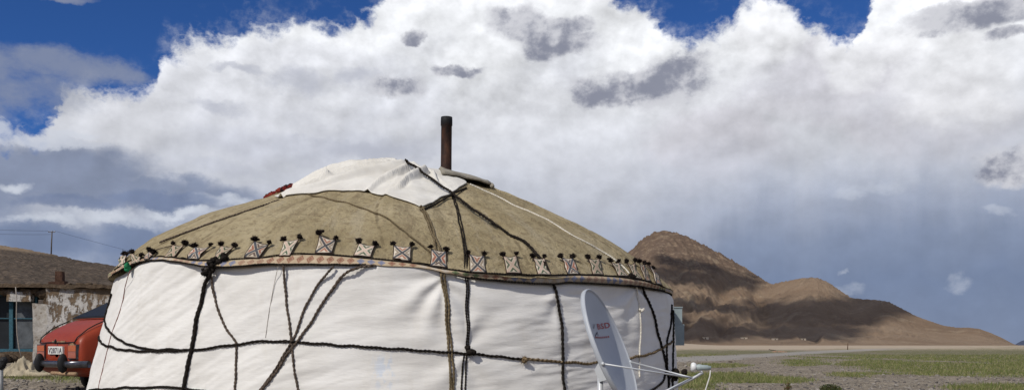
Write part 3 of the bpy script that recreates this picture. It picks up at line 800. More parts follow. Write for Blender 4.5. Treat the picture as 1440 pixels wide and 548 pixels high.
PM = [patchm('felt_patch_cross', (.085, .085, .095), (.36, .19, .14), (.30, .25, .20)), patchm('felt_patch_petals', None, (.10, .13, .09), (.12, .15, .11)), patchm('felt_patch_blue', (.095, .105, .13), (.16, .12, .11), (.36, .16, .12))]
TB = ropem('black_tassel_hair', (.006, .005, .005), (.03, .022, .02))
PT = [((167,377),(175,377),(176,362),(183,363)), ((186,373),(197,372),(191,362),(203,364)), ((205,367),(213,366),(215,359),(220,360)), ((232,364),(246,364),(247,349),(262,346)), ((265,366),(280,367),(279,354),(300,352)), ((302,367),(315,369),(315,352),(333,352)),
      ((344,365),(366,366),(361,345),(381,348)), ((393,363),(408,363),(402,345),(423,340)), ((443,359),(468,360),(450,335),(473,338)), ((497,362),(522,364),(505,345),(528,347)), ((552,369),(578,370),(553,351),(579,352)), ((604,376),(629,379),(605,358),(627,358)),
      ((660,385),(684,386),(657,364),(680,363)), ((711,386),(733,387),(705,364),(725,362)), ((755,388),(775,389),(746,368),(763,368)), ((797,388),(815,388),(785,368),(803,367)), ((832,388),(848,389),(823,368),(840,367)), ((868,390),(883,391),(855,372),(868,371)),
      ((890,393),(902,395),(879,372),(890,372)), ((906,397),(915,398),(894,374),(903,375)), ((921,401),(930,403),(908,377),(919,381))]
kinds = [1, 1, 0, 1, 2, 1, 2, 1, 0, 1, 0, 2, 0, 1, 1, 2, 1, 1, 1, 0, 0]
for (bl, br, tl, tr_), kd in zip(PT, kinds):
    N_ = 7; P = []; U = []
    for i in range(N_):
        f = i / (N_ - 1); row = []; ur = []
        for j in range(N_):
            gq = j / (N_ - 1)
            pinch = -.07 * math.sin(math.pi * f) * (gq - .5)
            x = (bl[0] * (1 - gq) + br[0] * gq) * (1 - f) + (tl[0] * (1 - gq) + tr_[0] * gq) * f + pinch * 24
            y = (bl[1] * (1 - gq) + br[1] * gq) * (1 - f) + (tl[1] * (1 - gq) + tr_[1] * gq) * f + 2.0 * math.sin(math.pi * gq) * f
            q, n, th, roof = surf(x, y, .012 + .010 * f + .006 * math.sin(3 * gq + 2 * f)); row.append(q - YC); ur.append((gq, f))
        P.append(row); U.append(ur)
    m = MB(); m.grid(P, False, U)
    po = m.build('felt_patch', PM[kd], yurt)
    sol = po.modifiers.new('thickness', 'SOLIDIFY'); sol.thickness = .008; sol.offset = 1
    for c_, dxy in ((P[-1][0], -1), (P[-1][-1], 1)):
        m = MB(); n = Vector((c_.x, c_.y, 0)).normalized() * .4 + Vector((0, 0, .8)); n.normalize()
        side = Vector((-c_.y, c_.x, 0)).normalized() * (-dxy * -1) 
        c0 = c_ + n * .010 + Vector((0, 0, .008)); rt = rng.uniform(.017, .028)
        for k in range(4): m.blob(c0 + Vector(rng.normal(0, 1, 3)) * rt * .35, rt * rng.uniform(.4, .65), 1, .4, (1.45, 1.0, .75), 2, k)
        for k in range(200):
            d = Vector(rng.normal(0, 1, 3)); d.z = d.z * .7 + .15; d.normalize(); e = d.cross(Vector(rng.normal(0, 1, 3))).normalized() * .004
            b0 = c0 + Vector(rng.normal(0, 1, 3)) * rt * .3
            m.add([b0 - e, b0 + e, b0 + d * rt * rng.uniform(.6, 1.3)], [(0, 1, 2)])
        m.build('tassel', TB, po)
# ------------------------------------------------------------------ crown of the yurt
kt = material('crown_canvas', .8, .2)
n = kt.noise(kt.obj, 4, 6, .6); kt.col(kt.ramp(n, [(.3, (.58, .555, .50)), (.65, (.69, .67, .62))])); kt.bump(kt.noise(kt.obj, 9, 5, .55), .3, .02)
edge_px = [(384, 279), (405, 280), (430, 276), (460, 272), (490, 271), (520, 273), (545, 279), (568, 288), (592, 297), (612, 286), (635, 273), (655, 263)]
ex = []
for p in edge_px:
    q = surf(*p)[0] - YC; ex.append((math.atan2(q.x, -q.y), math.hypot(q.x, q.y)))
print('cover edge', [(round(math.degrees(a)), round(b, 2)) for a, b in ex])
ex.sort(); ea = np.array([a for a, b in ex]); eb = np.array([b for a, b in ex])
ea = np.concatenate([[-math.pi, math.radians(-100), math.radians(-70), math.radians(-50), math.radians(-38)], ea, [math.radians(46), math.radians(66)], [math.radians(95), math.radians(120), math.radians(150), math.pi]]); eb = np.concatenate([[.9, .9, 1.05, 1.35, 1.7], eb, [.98, .62], [.45, .50, .75, .9]])
CREASE = [(.25, .05, .05, .1, 1.2, .2), (.62, .04, .045, .15, 1.5, -.15), (.95, .06, .06, .2, 1.9, .12), (1.22, .035, .045, .1, 1.6, -.1), (1.42, .05, .055, .3, 2.0, .1), (1.63, .035, .04, .1, 1.8, -.12), (1.85, .055, .05, .25, 1.9, .05), (2.12, .04, .04, .1, 1.5, .15), (2.5, .06, .05, .2, 1.6, 0), (-.15, .03, .035, .1, .8, 0), (1.08, .025, .03, .6, 1.7, .2), (1.74, .025, .03, .7, 2.0, -.1)]
P = []
NR = 110; TH = np.radians(np.arange(-180, 180, .6))
def cover_z(r, th, f):
    x, y = r * math.sin(th), -r * math.cos(th)
    z = roof_z(r, th)
    bulge = (.005 + .0 * left_of(th)) * (1 - f ** 2.2) + .012
    q = y * .9 + x * .35 + .12 * noise.noise(Vector((x * 2, y * 2, 3)))
    fold = (1 - abs(noise.fractal(Vector((x * 1.1, q * 5.2, 3.3)), .8, 2, 3)) * 2.4) * .060 + .035 * noise.fractal(Vector((x * 2.2 + y, q * 8, 8)), .8, 2, 3) + .018 * noise.noise(Vector((x * 3, y * 3, 1)))
    fold = .030 * noise.noise(Vector((x * 2.3, y * 2.3, 1))) + .012 * noise.fractal(Vector((x * 4, y * 7, 8)), .8, 2, 3)
    dx, dy = x - .42, y + .75
    a = math.atan2(-dx, -dy + 1e-6); rr_ = math.hypot(dx, dy)
    for (ca, wd, am, r0, r1, bend) in CREASE:
        q = (a - ca - bend * (rr_ - .6) - .10 * noise.noise(Vector((rr_ * 2.5, ca * 7, 0)))) * max(.25, rr_) / (wd * .75)
        if abs(q) < 3: fold += 2.1 * am * math.exp(-q * q) * (1 if q > 0 else math.exp(-q * q)) * min(1, max(0, (rr_ - r0) / .18)) * min(1, max(0, (r1 - rr_) / .3))
    return max(z + felt_relief(r, th) + .014, z + bulge + fold * (.35 + .65 * math.sin(math.pi * min(1, f * 1.02))))
for i in range(NR + 1):
    f = i / NR; row = []
    for th in TH:
        R = float(np.interp(th, ea, eb)) + .012 * noise.noise(Vector((th * 9, 0, 0)))
        r = R * f; row.append((r * math.sin(th), -r * math.cos(th), cover_z(r, th, f)))
    P.append(row)
m = MB(); m.grid(P, True)
co_ = m.build('crown_cover', kt.mat, yurt); sl = co_.modifiers.new('thickness', 'SOLIDIFY'); sl.thickness = .008; sl.offset = -1
def cov(px, py, off):
    """point on the cover under a photo point"""
    r = ray(px, py); t = 7.5; e = Vector((0, 0, EYE)); last = None
    while t < 12.5:
        p = e + r * t - YC; rad = math.hypot(p.x, p.y); th = math.atan2(p.x, -p.y); R = float(np.interp(th, ea, eb)); f = rad / R
        zs = cover_z(rad, th, f) if f <= 1 else roof_z(rad, th)
        if p.z < zs + off: return p
        t += .01
    return None
def cover_rope(pxs, r, mat, fuzz=2):
    P = []
    for p in catmull(pxs, 5):
        q = cov(p[0], p[1], r * 2.8)
        if q is None: continue
        P.append(q)
    for _ in range(3): P = [P[0]] + [(P[i - 1] + P[i] * 2 + P[i + 1]) / 4 for i in range(1, len(P) - 1)] + [P[-1]]
    for p in P:
        rad, th = math.hypot(p.x, p.y), math.atan2(p.x, -p.y); R = float(np.interp(th, ea, eb))
        if rad < R: p.z = max(p.z, cover_z(rad, th, rad / R) + r * .9)
    m = MB(); rope_mesh(m, P, [Vector((0, -.5, .85))] * len(P), r, 2, fuzz); m.build('rope', mat, yurt)
cover_rope([(573, 228), (585, 236), (600, 247), (615, 258), (632, 268), (645, 278), (660, 291), (680, 305), (694, 315)], .0165, RB, 3)
cover_rope([(592, 296), (605, 290), (622, 281), (637, 272), (655, 264)], .013, RB, 3)
cover_rope([(575, 229), (570, 224.5)], .0165, RB, 3)
# grey felt flap and rolled edge to the right of the cover
gf = simple('grey_felt', (.30, .275, .225), .97, .05, 0, .25, 8, .6, .02)
P = []; U = []
for i in range(15):
    a = i / 14; row = []
    for j in range(15):
        b = j / 14
        x = .40 + .50 * a + .14 * (1 - b); y = -1.02 + 1.15 * b + .30 * a * (1 - b)
        r, th = math.hypot(x, y), math.atan2(x, -y)
        Rc = float(np.interp(th, ea, eb))
        z = max(roof_z(r, th) + .03 + .02 * a, (cover_z(r, th, r / Rc) + .02) if r < Rc else 0) + .014 * noise.noise(Vector((x * 5, y * 5, 2)))
        row.append((x, y, z))
    P.append(row)
m = MB(); m.grid(P); fo = m.build('felt_flap', gf, yurt); sl = fo.modifiers.new('thickness', 'SOLIDIFY'); sl.thickness = .022; sl.offset = -1
m = MB(); m.tube([(P[14][j][0] + .02, P[14][j][1], P[14][j][2] - .015 + .01 * math.sin(j * 2.1)) for j in range(15)], [.024 + .010 * noise.noise(Vector((j * .9, 0, 4))) for j in range(15)], 10)
m.build('rolled_edge', gf, fo)
# stove pipe
pt = material('rusty_pipe', .7, .4, .35); z_ = pt.sep(pt.obj)[2]
n = pt.noise(pt.vm('MULTIPLY', pt.obj, (1, 1, .35)), 14, 6, .65)
c = pt.ramp(n, [(.3, (.014, .010, .009)), (.52, (.050, .022, .014)), (.7, (.11, .048, .026))])
c = pt.mix(pt.ss(pt.add(z_, pt.mul(pt.sub(n, .5), .25)), 3.28, 3.36), c, (.012, .012, .013)); pt.col(c); pt.bump(n, .4, .006)
m = MB(); px_ = .507
prof = [(.064, 2.4), (.064, 2.75), (.0625, 3.0), (.0625, 3.33), (.068, 3.335), (.068, 3.39), (.066, 3.43), (.058, 3.43), (.056, 3.35), (.056, 2.6)]
m.grid([[(px_ + .01 * (z - 2.7) + r * math.cos(a), r * math.sin(a) + .05, z) for a in np.linspace(0, 2 * math.pi, 28, endpoint=False)] for r, z in prof], True, flip=True)
m.build('stove_pipe', pt.mat, yurt)
# red woven bundle poking out at the left of the crown
rw = material('red_weave', .95, .05); v = rw.sep(rw.voro(rw.obj, 22, 'Color'))
rw.col(rw.ramp(v[0], [(0, (.14, .02, .018)), (.45, (.20, .035, .025)), (.7, (.03, .015, .015)), (.9, (.12, .10, .05))], 'CONSTANT')); rw.bump(rw.noise(rw.obj, 50, 3, .6), .7, .01)
m = MB()
for k in range(16):
    f = k / 15; p = ray(380 + 36 * f, 277 - 13 * f) * 10.3 + Vector((0, 0, EYE)) - YC
    m.blob(p + Vector((rng.normal(0, .02), rng.normal(0, .03), -.02 + .03 * math.sin(math.pi * f) + rng.normal(0, .012))), rng.uniform(.035, .06), 2, .45, (1.2, 1, .8), 2.2, k)
m.build('woven_bundle', rw.mat, yurt)
# green rag at the left eave
m = MB(); q = surf(184, 378, .03)[0] - YC
for k in range(4): m.blob(q + Vector(rng.normal(0, .012, 3)), .022, 1, .4, (1, 1, 1.3), 2, k)
m.build('green_rag', simple('green_cloth', (.02, .16, .07), .9, .1), yurt)
# ------------------------------------------------------------------ satellite dish
dish = empty('satellite_dish', (.60, 6.1, 0)); DO = dish.location.copy()
tag(dish, 'grey satellite dish on a mast standing in front of the white yurt wall', 'satellite dish')
dm = simple('dish_grey', (.40, .425, .46), .45, .4, 0, .06, 5, .03); dwm = simple('dish_metal', (.5, .52, .54), .45, .5, .2, .1, 10, .05)
dark = simple('dark_fitting', (.02, .02, .022), .6, .3); whp = simple('white_plastic', (.72, .73, .72), .4, .5, 0, .08, 9, 0); gpl = simple('grey_green_plastic', (.34, .40, .40), .5, .4, 0, .1, 9, 0)
nrm = Vector((.865, -.332, .368)).normalized()                      # the way the bowl faces
upv = Vector((-.345, .132, .93)); upv = (upv - nrm * upv.dot(nrm)).normalized(); rtv = upv.cross(nrm).normalized()
Hh, Ww, dep = .42, .375, .075
top_pt = ray(829, 408) * 6.1 + Vector((0, 0, EYE)) 
dc = top_pt - upv * Hh                                              # centre of the rim plane
DM = Matrix((rtv, upv, nrm)).transposed()
def dpt(a, b, c): return dc + rtv * a + upv * b + nrm * c - DO      # dish coords -> local to the root
m = MB(); P = []
angs = np.linspace(0, 2 * math.pi, 96, endpoint=False)
for f in np.linspace(0.0, 1, 26): P.append([dpt(Ww * f * math.cos(a), Hh * f * math.sin(a), -dep * (1 - f * f)) for a in angs])
lip = [(1.0, .004), (1.012, .006), (1.026, .002), (1.03, -.008), (1.026, -.026), (1.012, -.028)]
for f, c in lip: P.append([dpt(Ww * f * math.cos(a), Hh * f * math.sin(a), c) for a in angs])
for f in np.linspace(1.0, 0.0, 14): P.append([dpt(Ww * f * math.cos(a), Hh * f * math.sin(a), -dep * (1 - f * f) - .012) for a in angs])
m.grid(P, True, flip=True); m.build('dish_bowl', dm, dish)
# printed marks on the bowl
red = simple('red_print', (.36, .075, .075), .6, .3, 0, .1, 9, 0); ink = simple('dark_print', (.06, .05, .07), .6, .3, 0, .1, 9, 0)
def bowl(a, b, lift=.0025):
    f2 = (a / Ww) ** 2 + (b / Hh) ** 2; return dpt(a, b, -dep * (1 - f2) + lift)
def text_mesh(txt, size):
    cu = bpy.data.curves.new('lettering', 'FONT'); cu.body = txt; cu.size = size; cu.resolution_u = 3
    cu.offset = size * .02; cu.space_character = 1.12
    ob = bpy.data.objects.new('lettering', cu); C.objects.link(ob)
    dg = bpy.context.evaluated_depsgraph_get(); me = bpy.data.meshes.new_from_object(ob.evaluated_get(dg))
    vs = [v.co.copy() for v in me.vertices]; fs = [tuple(p.vertices) for p in me.polygons]
    bpy.data.objects.remove(ob); bpy.data.curves.remove(cu); bpy.data.meshes.remove(me); return vs, fs
def bowl_pos(px, py):
    """bowl coordinates under a photo point"""
    e = Vector((0, 0, EYE)); r = ray(px, py); p = e + r * ((dc - nrm * .06 - e).dot(nrm) / r.dot(nrm)); d = p - dc; return d.dot(rtv), d.dot(upv)
b0 = bowl_pos(840.5, 462.5); b1 = bowl_pos(851.5, 462.5); print('bowl marks', b0, b1)
vs, fs = text_mesh('BSD', .06); wx = max(v.x for v in vs); kx = (b1[0] - b0[0]) / wx
m = MB(); m.add([bowl(b0[0] + v.x * kx, b0[1] + (b1[1] - b0[1]) * v.x / wx + v.y * .9) for v in vs], fs); m.build('lettering', red, dish, False)
m = MB()
def stroke(x0, y0, x1, y1, w):
    a, b = bowl_pos(x0, y0), bowl_pos(x1, y1); A_, B_ = bowl(*a), bowl(*b); t = (B_ - A_).normalized(); s = t.cross(nrm) * w
    m.add([A_ - s, A_ + s, B_ + s, B_ - s], [(0, 1, 2, 3)])
for s in [(833.4, 455, 835.0, 461.5, .003), (836.0, 455, 835.2, 461.5, .002), (838.5, 471.5, 840.6, 466, .004), (840.6, 466, 842.6, 471.5, .004)]: stroke(*s)
m.build('emblem', ink, dish, False)
m = MB()
for k in range(9): stroke(838.3 + k * 1.75, 473 + .12 * k, 839.3 + k * 1.75, 473.1 + .12 * k, .0065)
m.build('small_print', red, dish, False)
# feed arm, struts, feed
def W(px, py, Y): return ray(px, py) * Y + Vector((0, 0, EYE)) - DO
lnb = W(985, 516, 5.86); joint = W(975, 531, 5.88)
bot = dpt(0, -Hh * 1.02, .01)
m = MB(); m.tube([bot, bot.lerp(joint, .5), joint, W(988, 523, 5.86), lnb + Vector((0, 0, -.02))], [.011, .011, .011, .011, .010], 4); m.build('feed_arm', dwm, dish)
for px, py in ((843, 513), (896, 507)):
    a, b = None, None
    # nearest rim point to that photo point
    best = min(angs, key=lambda t: (lambda p: (CX + F * p.x / p.y - px) ** 2 + (HY - F * (p.z - EYE) / p.y - py) ** 2)(dpt(Ww * 1.02 * math.cos(t), Hh * 1.02 * math.sin(t), 0) + DO))
    p = dpt(Ww * 1.03 * math.cos(best), Hh * 1.03 * math.sin(best), .0)
    m = MB(); m.tube([p, p.lerp(joint, .5), joint], .0055, 8); m.blob(p, .013, 1, .1); m.build('strut', dwm, dish)
ax = Vector((-1, .1, .04)).normalized()
m = MB(); prof = [(-.068, 0), (-.068, .013), (-.05, .014), (-.048, .018), (-.01, .018), (0, .021), (.018, .021), (.02, .018), (.036, .018)]
sd = ax.cross(Vector((0, 0, 1))).normalized(); s2 = ax.cross(sd)
def rev(m, prof): m.grid([[lnb + ax * x + (sd * math.cos(a) + s2 * math.sin(a)) * r for a in np.linspace(0, 2 * math.pi, 18, endpoint=False)] for x, r in prof], True)
rev(m, prof); m.build('feed_body', gpl, dish)
m = MB(); rev(m, [(.028, .02), (.036, .030), (.048, .032), (.058, .029), (.063, .019), (.065, 0)]); m.build('feed_cap', whp, dish)
m = MB(); e0 = lnb - ax * .065 - Vector((0, 0, .015))
m.tube([e0, e0 + Vector((-.004, 0, -.04)), e0 + Vector((-.035, -.01, -.13)), e0 + Vector((-.10, -.02, -.24)), bot + Vector((.05, 0, -.03)), bot], .0045, 6); m.build('cable', simple('cable_white', (.6, .59, .55), .5, .3, 0, .05, 9, 0), dish)
# mount and mast
m = MB(); bk = dpt(0, -.06, -dep - .012)
for sgn in (-1, 1):
    q = [dpt(sgn * .03, -.04, -dep - .010), dpt(sgn * .03, -.20, -dep * .8 - .010), dpt(sgn * .03, -.19, -dep - .085), dpt(sgn * .03, -.10, -dep - .085)]
    q2 = [p + rtv * .005 for p in q]; m.add(q + q2, [(0, 1, 2, 3), (7, 6, 5, 4), (0, 4, 5, 1), (1, 5, 6, 2), (2, 6, 7, 3), (3, 7, 4, 0)])
m.build('bracket', dwm, dish, False)
mt = dpt(0, -.15, -dep - .07); m = MB(); m.tube([Vector((mt.x, mt.y, mt.z + .05)), Vector((mt.x, mt.y, 0))], .02, 14); m.build('mast', dwm, dish)
m = MB(); m.box((mt.x - .2, mt.y - .2, -.03), (mt.x + .2, mt.y + .2, .012)); m.build('base_plate', dark, dish, False)

# ------------------------------------------------------------------ box behind the yurt's right side
cb = empty('metal_cabinet', (2.02, 10.8, 0)); tag(cb, 'pale blue metal cabinet half hidden behind the right side of the yurt', 'cabinet')
cbm = simple('pale_blue_paint', (.25, .30, .31), .55, .4, 0, .15, 6, .1)
m = MB(); m.box((-.25, -.3, 0.80), (.02, .3, 1.05)); m.box((-.25, -.3, 1.052), (-.005, .28, 1.24)); m.build('body', cbm, cb, False)
m = MB(); m.box((-.255, -.31, 1.242), (.0, .29, 1.256)); m.build('lid', cbm, cb, False)
m = MB(); m.tube([(-.12, 0, .80), (-.12, 0, 0)], .06, 12); m.build('stand', dwm, cb)

# ------------------------------------------------------------------ red saloon car
CARP = gpx(112, 541); CARP = Vector((-6.93, 13.5, .02)); car = empty('parked_car', CARP, 0)
tag(car, 'old red saloon car seen from its rear corner beside the mud house', 'car')
hd = math.radians(40); fwd = Vector((math.sin(hd), math.cos(hd), 0)); rgt = Vector((fwd.y, -fwd.x, 0))
KM = Matrix(((fwd.x, -rgt.x, 0), (fwd.y, -rgt.y, 0), (0, 0, 1))).to_4x4()   # local x forward, y left
# the empty stands under the rear bumper; x runs forward from it
rp = material('red_car_paint', .45, .3); n = rp.noise(rp.obj, 6, 6, .65)
rp.col(rp.mix(rp.ss(n, .5, .75, 0, .5), (.26, .034, .010), (.16, .022, .008))); rp.b.inputs['Coat Weight'].default_value = .04; rp.b.inputs['Coat Roughness'].default_value = .25
rp.bump(rp.noise(rp.obj, 3, 4, .6), .15, .02)
blk = simple('black_rubber', (.012, .012, .013), .65, .3); chrome = simple('dull_chrome', (.12, .12, .13), .28, .5, .9, .3, 14, .1); glass = simple('dark_glass', (.012, .016, .024), .5, .06, 0, .1, 3, 0)
orng = simple('orange_lens', (.42, .10, .03), .35, .5, 0, .2, 40, .1); pinkl = simple('faded_red_lens', (.36, .11, .07), .4, .5, 0, .25, 40, .1); rust = simple('rusty_bare_metal', (.33, .22, .13), .8, .2, 0, .4, 30, .3)
platem = simple('plate_white', (.62, .62, .58), .6, .3, 0, .1, 30, .05)
def car_sec(x, w, zb, zt, n=5.0, k=48, tum=.0):
    row = []
    for i in range(k):
        a = 2 * math.pi * i / k; ca, sa = math.cos(a), math.sin(a)
        y = w * math.copysign(abs(ca) ** (2 / n), ca); z = math.copysign(abs(sa) ** (2 / n), sa)
        zz_ = (zb + zt) / 2 + (zt - zb) / 2 * z
        row.append((x, y * (1 - tum * max(0, z)), zz_))
    return row
m = MB(); rows = []
bs = [(.00, .05, .60, .72), (.002, .55, .47, .84), (.012, .68, .42, .875), (.035, .725, .39, .905), (.07, .745, .36, .945), (.11, .752, .34, .98), (.18, .757, .32, 1.025), (.3, .762, .30, 1.095), (.48, .770, .28, 1.175), (.6, .772, .28, 1.195), (.9, .780, .26, 1.21), (1.2, .785, .25, 1.215), (2.0, .79, .25, 1.20), (2.8, .785, .25, 1.15), (3.3, .77, .27, 1.02), (3.8, .75, .30, .96), (4.0, .73, .33, .90), (4.06, .68, .38, .82), (4.08, .05, .55, .65)]
xs_ = np.concatenate([np.linspace(0, .3, 16), np.linspace(.36, 4.08, 56)])
bx_ = [b[0] for b in bs]
for x in xs_: rows.append(car_sec(x, *[float(np.interp(x, bx_, [b[k] for b in bs])) for k in (1, 2, 3)], 6.0, 56, .06))
m.grid(rows, True); m.build('body', rp.mat, car, True, KM)
# greenhouse
m = MB(); P = []
gh = [(0.0, .50, 3.02, .735), (.33, 1.15, 2.40, .62), (.40, 1.36, 2.2, .56), (.43, 1.6, 2.0, .40)]
for dz, x0, x1, w in gh:
    row = []
    for i in range(48):
        a = 2 * math.pi * i / 48; ca, sa = math.cos(a), math.sin(a); n = 7.0
        row.append(((x0 + x1) / 2 + (x1 - x0) / 2 * math.copysign(abs(ca) ** (2 / n), ca), w * math.copysign(abs(sa) ** (2 / n), sa), 1.19 + dz))
    P.append(row)
P.append([(1.87, 0, 1.63)] * 48); m.grid(P, True); m.build('roof', rp.mat, car, True, KM)
def slab(name, q, mat, parent=car, t=.008):
    m = MB(); q = [Vector(p) for p in q]; nn = (q[1] - q[0]).cross(q[2] - q[1]).normalized()
    q2 = [p + nn * t for p in q]; k = len(q)
    m.add(q + q2, [tuple(range(k))[::-1], tuple(range(k, 2 * k))] + [(i, (i + 1) % k, k + (i + 1) % k, k + i) for i in range(k)])
    return m.build(name, mat, parent, False, KM)
# local y is left; rear window faces -x
def onr(f, y): return (.50 + .65 * f - .014, y, 1.19 + .33 * f)
slab('rear_window', [onr(.10, .60), onr(.10, -.60), onr(.93, -.52), onr(.93, .52)][::-1], glass, t=-.012)
m = MB(); m.tube([Vector(onr(.07, .64)), Vector(onr(.07, -.64)), Vector(onr(.97, -.55)), Vector(onr(.97, .55)), Vector(onr(.07, .64))], .014, 6); m.build('window_seal', blk, car, True, KM)
for s in (-1, 1):
    def sd_(x, f): return (x, s * (.735 - .115 * f + .004), 1.19 + .33 * f)
    for xa, xb, xc, xd in ((1.10, 1.95, 1.95, 1.42), (2.03, 2.78, 2.36, 2.03)):
        q = [sd_(xa, .12), sd_(xb, .12), sd_(xc, .92), sd_(xd, .92)]
        slab('side_window', q if s < 0 else q[::-1], glass, t=.006)
    q = [(2.0 + 0, 0, 0)]
slab('windscreen', [(2.98, .58, 1.23), (2.98, -.58, 1.23), (2.45, -.52, 1.50), (2.45, .52, 1.50)], glass, t=.02)
# rear panel fittings: x just behind 0
def rq(y0, y1, z0, z1, x=-.012): return [(x, y0, z0), (x, y1, z0), (x + .012 if z1 > .84 else x, y1, z1), (x + .012 if z1 > .84 else x, y0, z1)]
def pane(name, y0, y1, z0, z1, mat, x=-.006, t=.02, parent=car):
    m = MB(); m.box((x - t, min(y0, y1), z0), (x + .03, max(y0, y1), z1)); return m.build(name, mat, parent, False, KM)
for s in (-1, 1):
    hs = pane('tail_light', s * .40, s * .69, .575, .795, chrome, .004, .014)
    m = MB(); m.box((-.016, min(s * .42, s * .67), .69), (.0, max(s * .42, s * .67), .78)); m.build('indicator_lens', orng, hs, False, KM)
    m = MB(); m.box((-.016, min(s * .42, s * .67), .59), (.0, max(s * .42, s * .67), .682)); m.build('brake_lens', pinkl, hs, False, KM)
    # bumper quarter with a curl at the end
m = MB(); P = []
for y in np.linspace(-.80, .76, 41):
    wrap = max(0, abs(y) - .55) / .22; x = -.075 + .16 * wrap ** 2
    P.append([(x + .045 * math.cos(a) * (1 - .3 * wrap), y * (1 - .02 * wrap), 0.50 + .052 * math.copysign(abs(math.sin(a)) ** .7, math.sin(a))) for a in np.linspace(0, 2 * math.pi, 18, endpoint=False)])
m.grid(P, True); m.build('bumper', chrome, car, True, KM)
for y in (.66, -.13 + .0):
    pass
for y in (.36, -.45):
    m = MB(); m.blob((-.105, y, .515), .1, 2, .05, (.75, .55, 1.45)); m.build('overrider', blk, car, True, KM)
pl = pane('number_plate', -.25, .25, .645, .765, platem, -.012, .012)
vs, fs = text_mesh('V2871A', .115); wx = max(v.x for v in vs)
m = MB(); m.add([(-.027, .23 - v.x * .46 / wx, .662 + v.y) for v in vs], fs); m.build('lettering', ink, pl, False, KM)
# trunk lid gap, latch, peeled paint
def top_z(x): return float(np.interp(x, bx_, [b[3] for b in bs]))
m = MB(); m.tube([(-.004 - .0, y, .822 + .004 * math.sin(y * 9)) for y in np.linspace(-.60, .60, 24)], .008, 6)
for s in (-1, 1): m.tube([(-.002, s * .60, .822), (.03, s * .625, .90), (.09, s * .635, .95), (.18, s * .64, 1.025), (.3, s * .645, 1.093), (.47, s * .65, 1.168)], .009, 6)
m.build('lid_gap', blk, car, True, KM)
m = MB(); m.blob((-.02, .0, .835), .03, 1, .3, (.6, .7, 1.3)); m.build('lid_handle', blk, car, True, KM)
m = MB()
for k in range(9): m.box((-.009, -.30 + k * .05 + .03 * rng.random(), .828), (.004, -.30 + k * .05 + .05, .828 + .016 * rng.uniform(.5, 1.4)))
m.build('bare_metal', rust, car, False, KM); m = MB()
for k in range(7): m.box((-.012, -.62 + .02 * k, .77 + .012 * rng.normal()), (.006, -.59 + .02 * k, .80 + .012 * rng.normal()))
m.build('bare_metal', rust, car, False, KM)
for x in (.98, 3.3):
    for s in (-1, 1):
        m = MB(); R = .30; yo = s * .715
        pr = [(0.21, -.06), (.27, -.085), (.295, -.07), (.30, 0), (.295, .07), (.27, .085), (.21, .06)]
        m.grid([[(x + r * math.cos(a), yo + o, .30 + r * math.sin(a)) for a in np.linspace(0, 2 * math.pi, 28, endpoint=False)] for r, o in pr], True)
        wh = m.build('wheel', blk, car, True, KM)
        m = MB(); pr = [(.0, .02 * s), (.06, .03 * s), (.10, .01 * s), (.19, .03 * s), (.212, .062 * s)]
        m.grid([[(x + r * math.cos(a), yo + o, .30 + r * math.sin(a)) for a in np.linspace(0, 2 * math.pi, 28, endpoint=False)] for r, o in pr], True); m.build('rim', chrome, wh, True, KM)
m = MB(); m.tube([(-.05, .05, .36), (-.03, -.3, .355), (-.02, -.7, .36)], .028, 8); m.tube([(-.04, .0, .36), (.4, .02, .36)], .028, 8); m.build('exhaust_pipe', rust, car, True, KM)

# ------------------------------------------------------------------ mud house
ad = material('adobe_plaster', .97, .05)
n = ad.noise(ad.obj, 1.3, 8, .66); n2 = ad.noise(ad.obj, 8, 8, .7); n3 = ad.noise(ad.vm('MULTIPLY', ad.obj, (1.4, 1.4, .8)), 2.6, 9, .70)
mud = ad.ramp(n2, [(.3, (.115, .078, .05)), (.55, (.185, .135, .09)), (.75, (.25, .195, .14))])
wash = ad.ramp(n2, [(.3, (.42, .39, .35)), (.7, (.58, .56, .53))])
xo, yo, zo = ad.sep(ad.obj)
keep = ad.m('MULTIPLY', ad.ss(ad.add(zo, ad.mul(ad.sub(n, .5), 1.4)), 2.15, 1.85), ad.ss(ad.add(zo, ad.mul(ad.sub(n, .5), 1.0)), .35, .65))
wm = ad.m('MULTIPLY', ad.ss(n3, .465, .52), keep)
ad.col(ad.mix(wm, mud, wash)); ad.bump(ad.add(ad.mul(wm, .35), ad.mul(n2, .9)), .9, .05)
pil = material('worn_whitewash', .97, .05); n = pil.noise(pil.obj, 4, 9, .72); pil.col(pil.ramp(n, [(.36, (.16, .115, .08)), (.44, (.36, .33, .29)), (.6, (.50, .475, .44)), (.72, (.42, .39, .35))])); pil.bump(n, .8, .05)
mudm = material('bare_mud', .97, .05); n = mudm.noise(mudm.obj, 5, 8, .7); mudm.col(mudm.ramp(n, [(.3, (.055, .04, .028)), (.55, (.13, .095, .065)), (.75, (.20, .15, .105))])); mudm.bump(n, 1.0, .08)
blu = simple('faded_blue_paint', (.035, .105, .14), .75, .3, 0, .35, 20, .2)
hp = Vector((-12.22, 25.2, .25)); house = empty('mud_house', hp, math.radians(9)); tag(house, 'low mud brick house with peeling whitewash and a blue framed window', 'house')
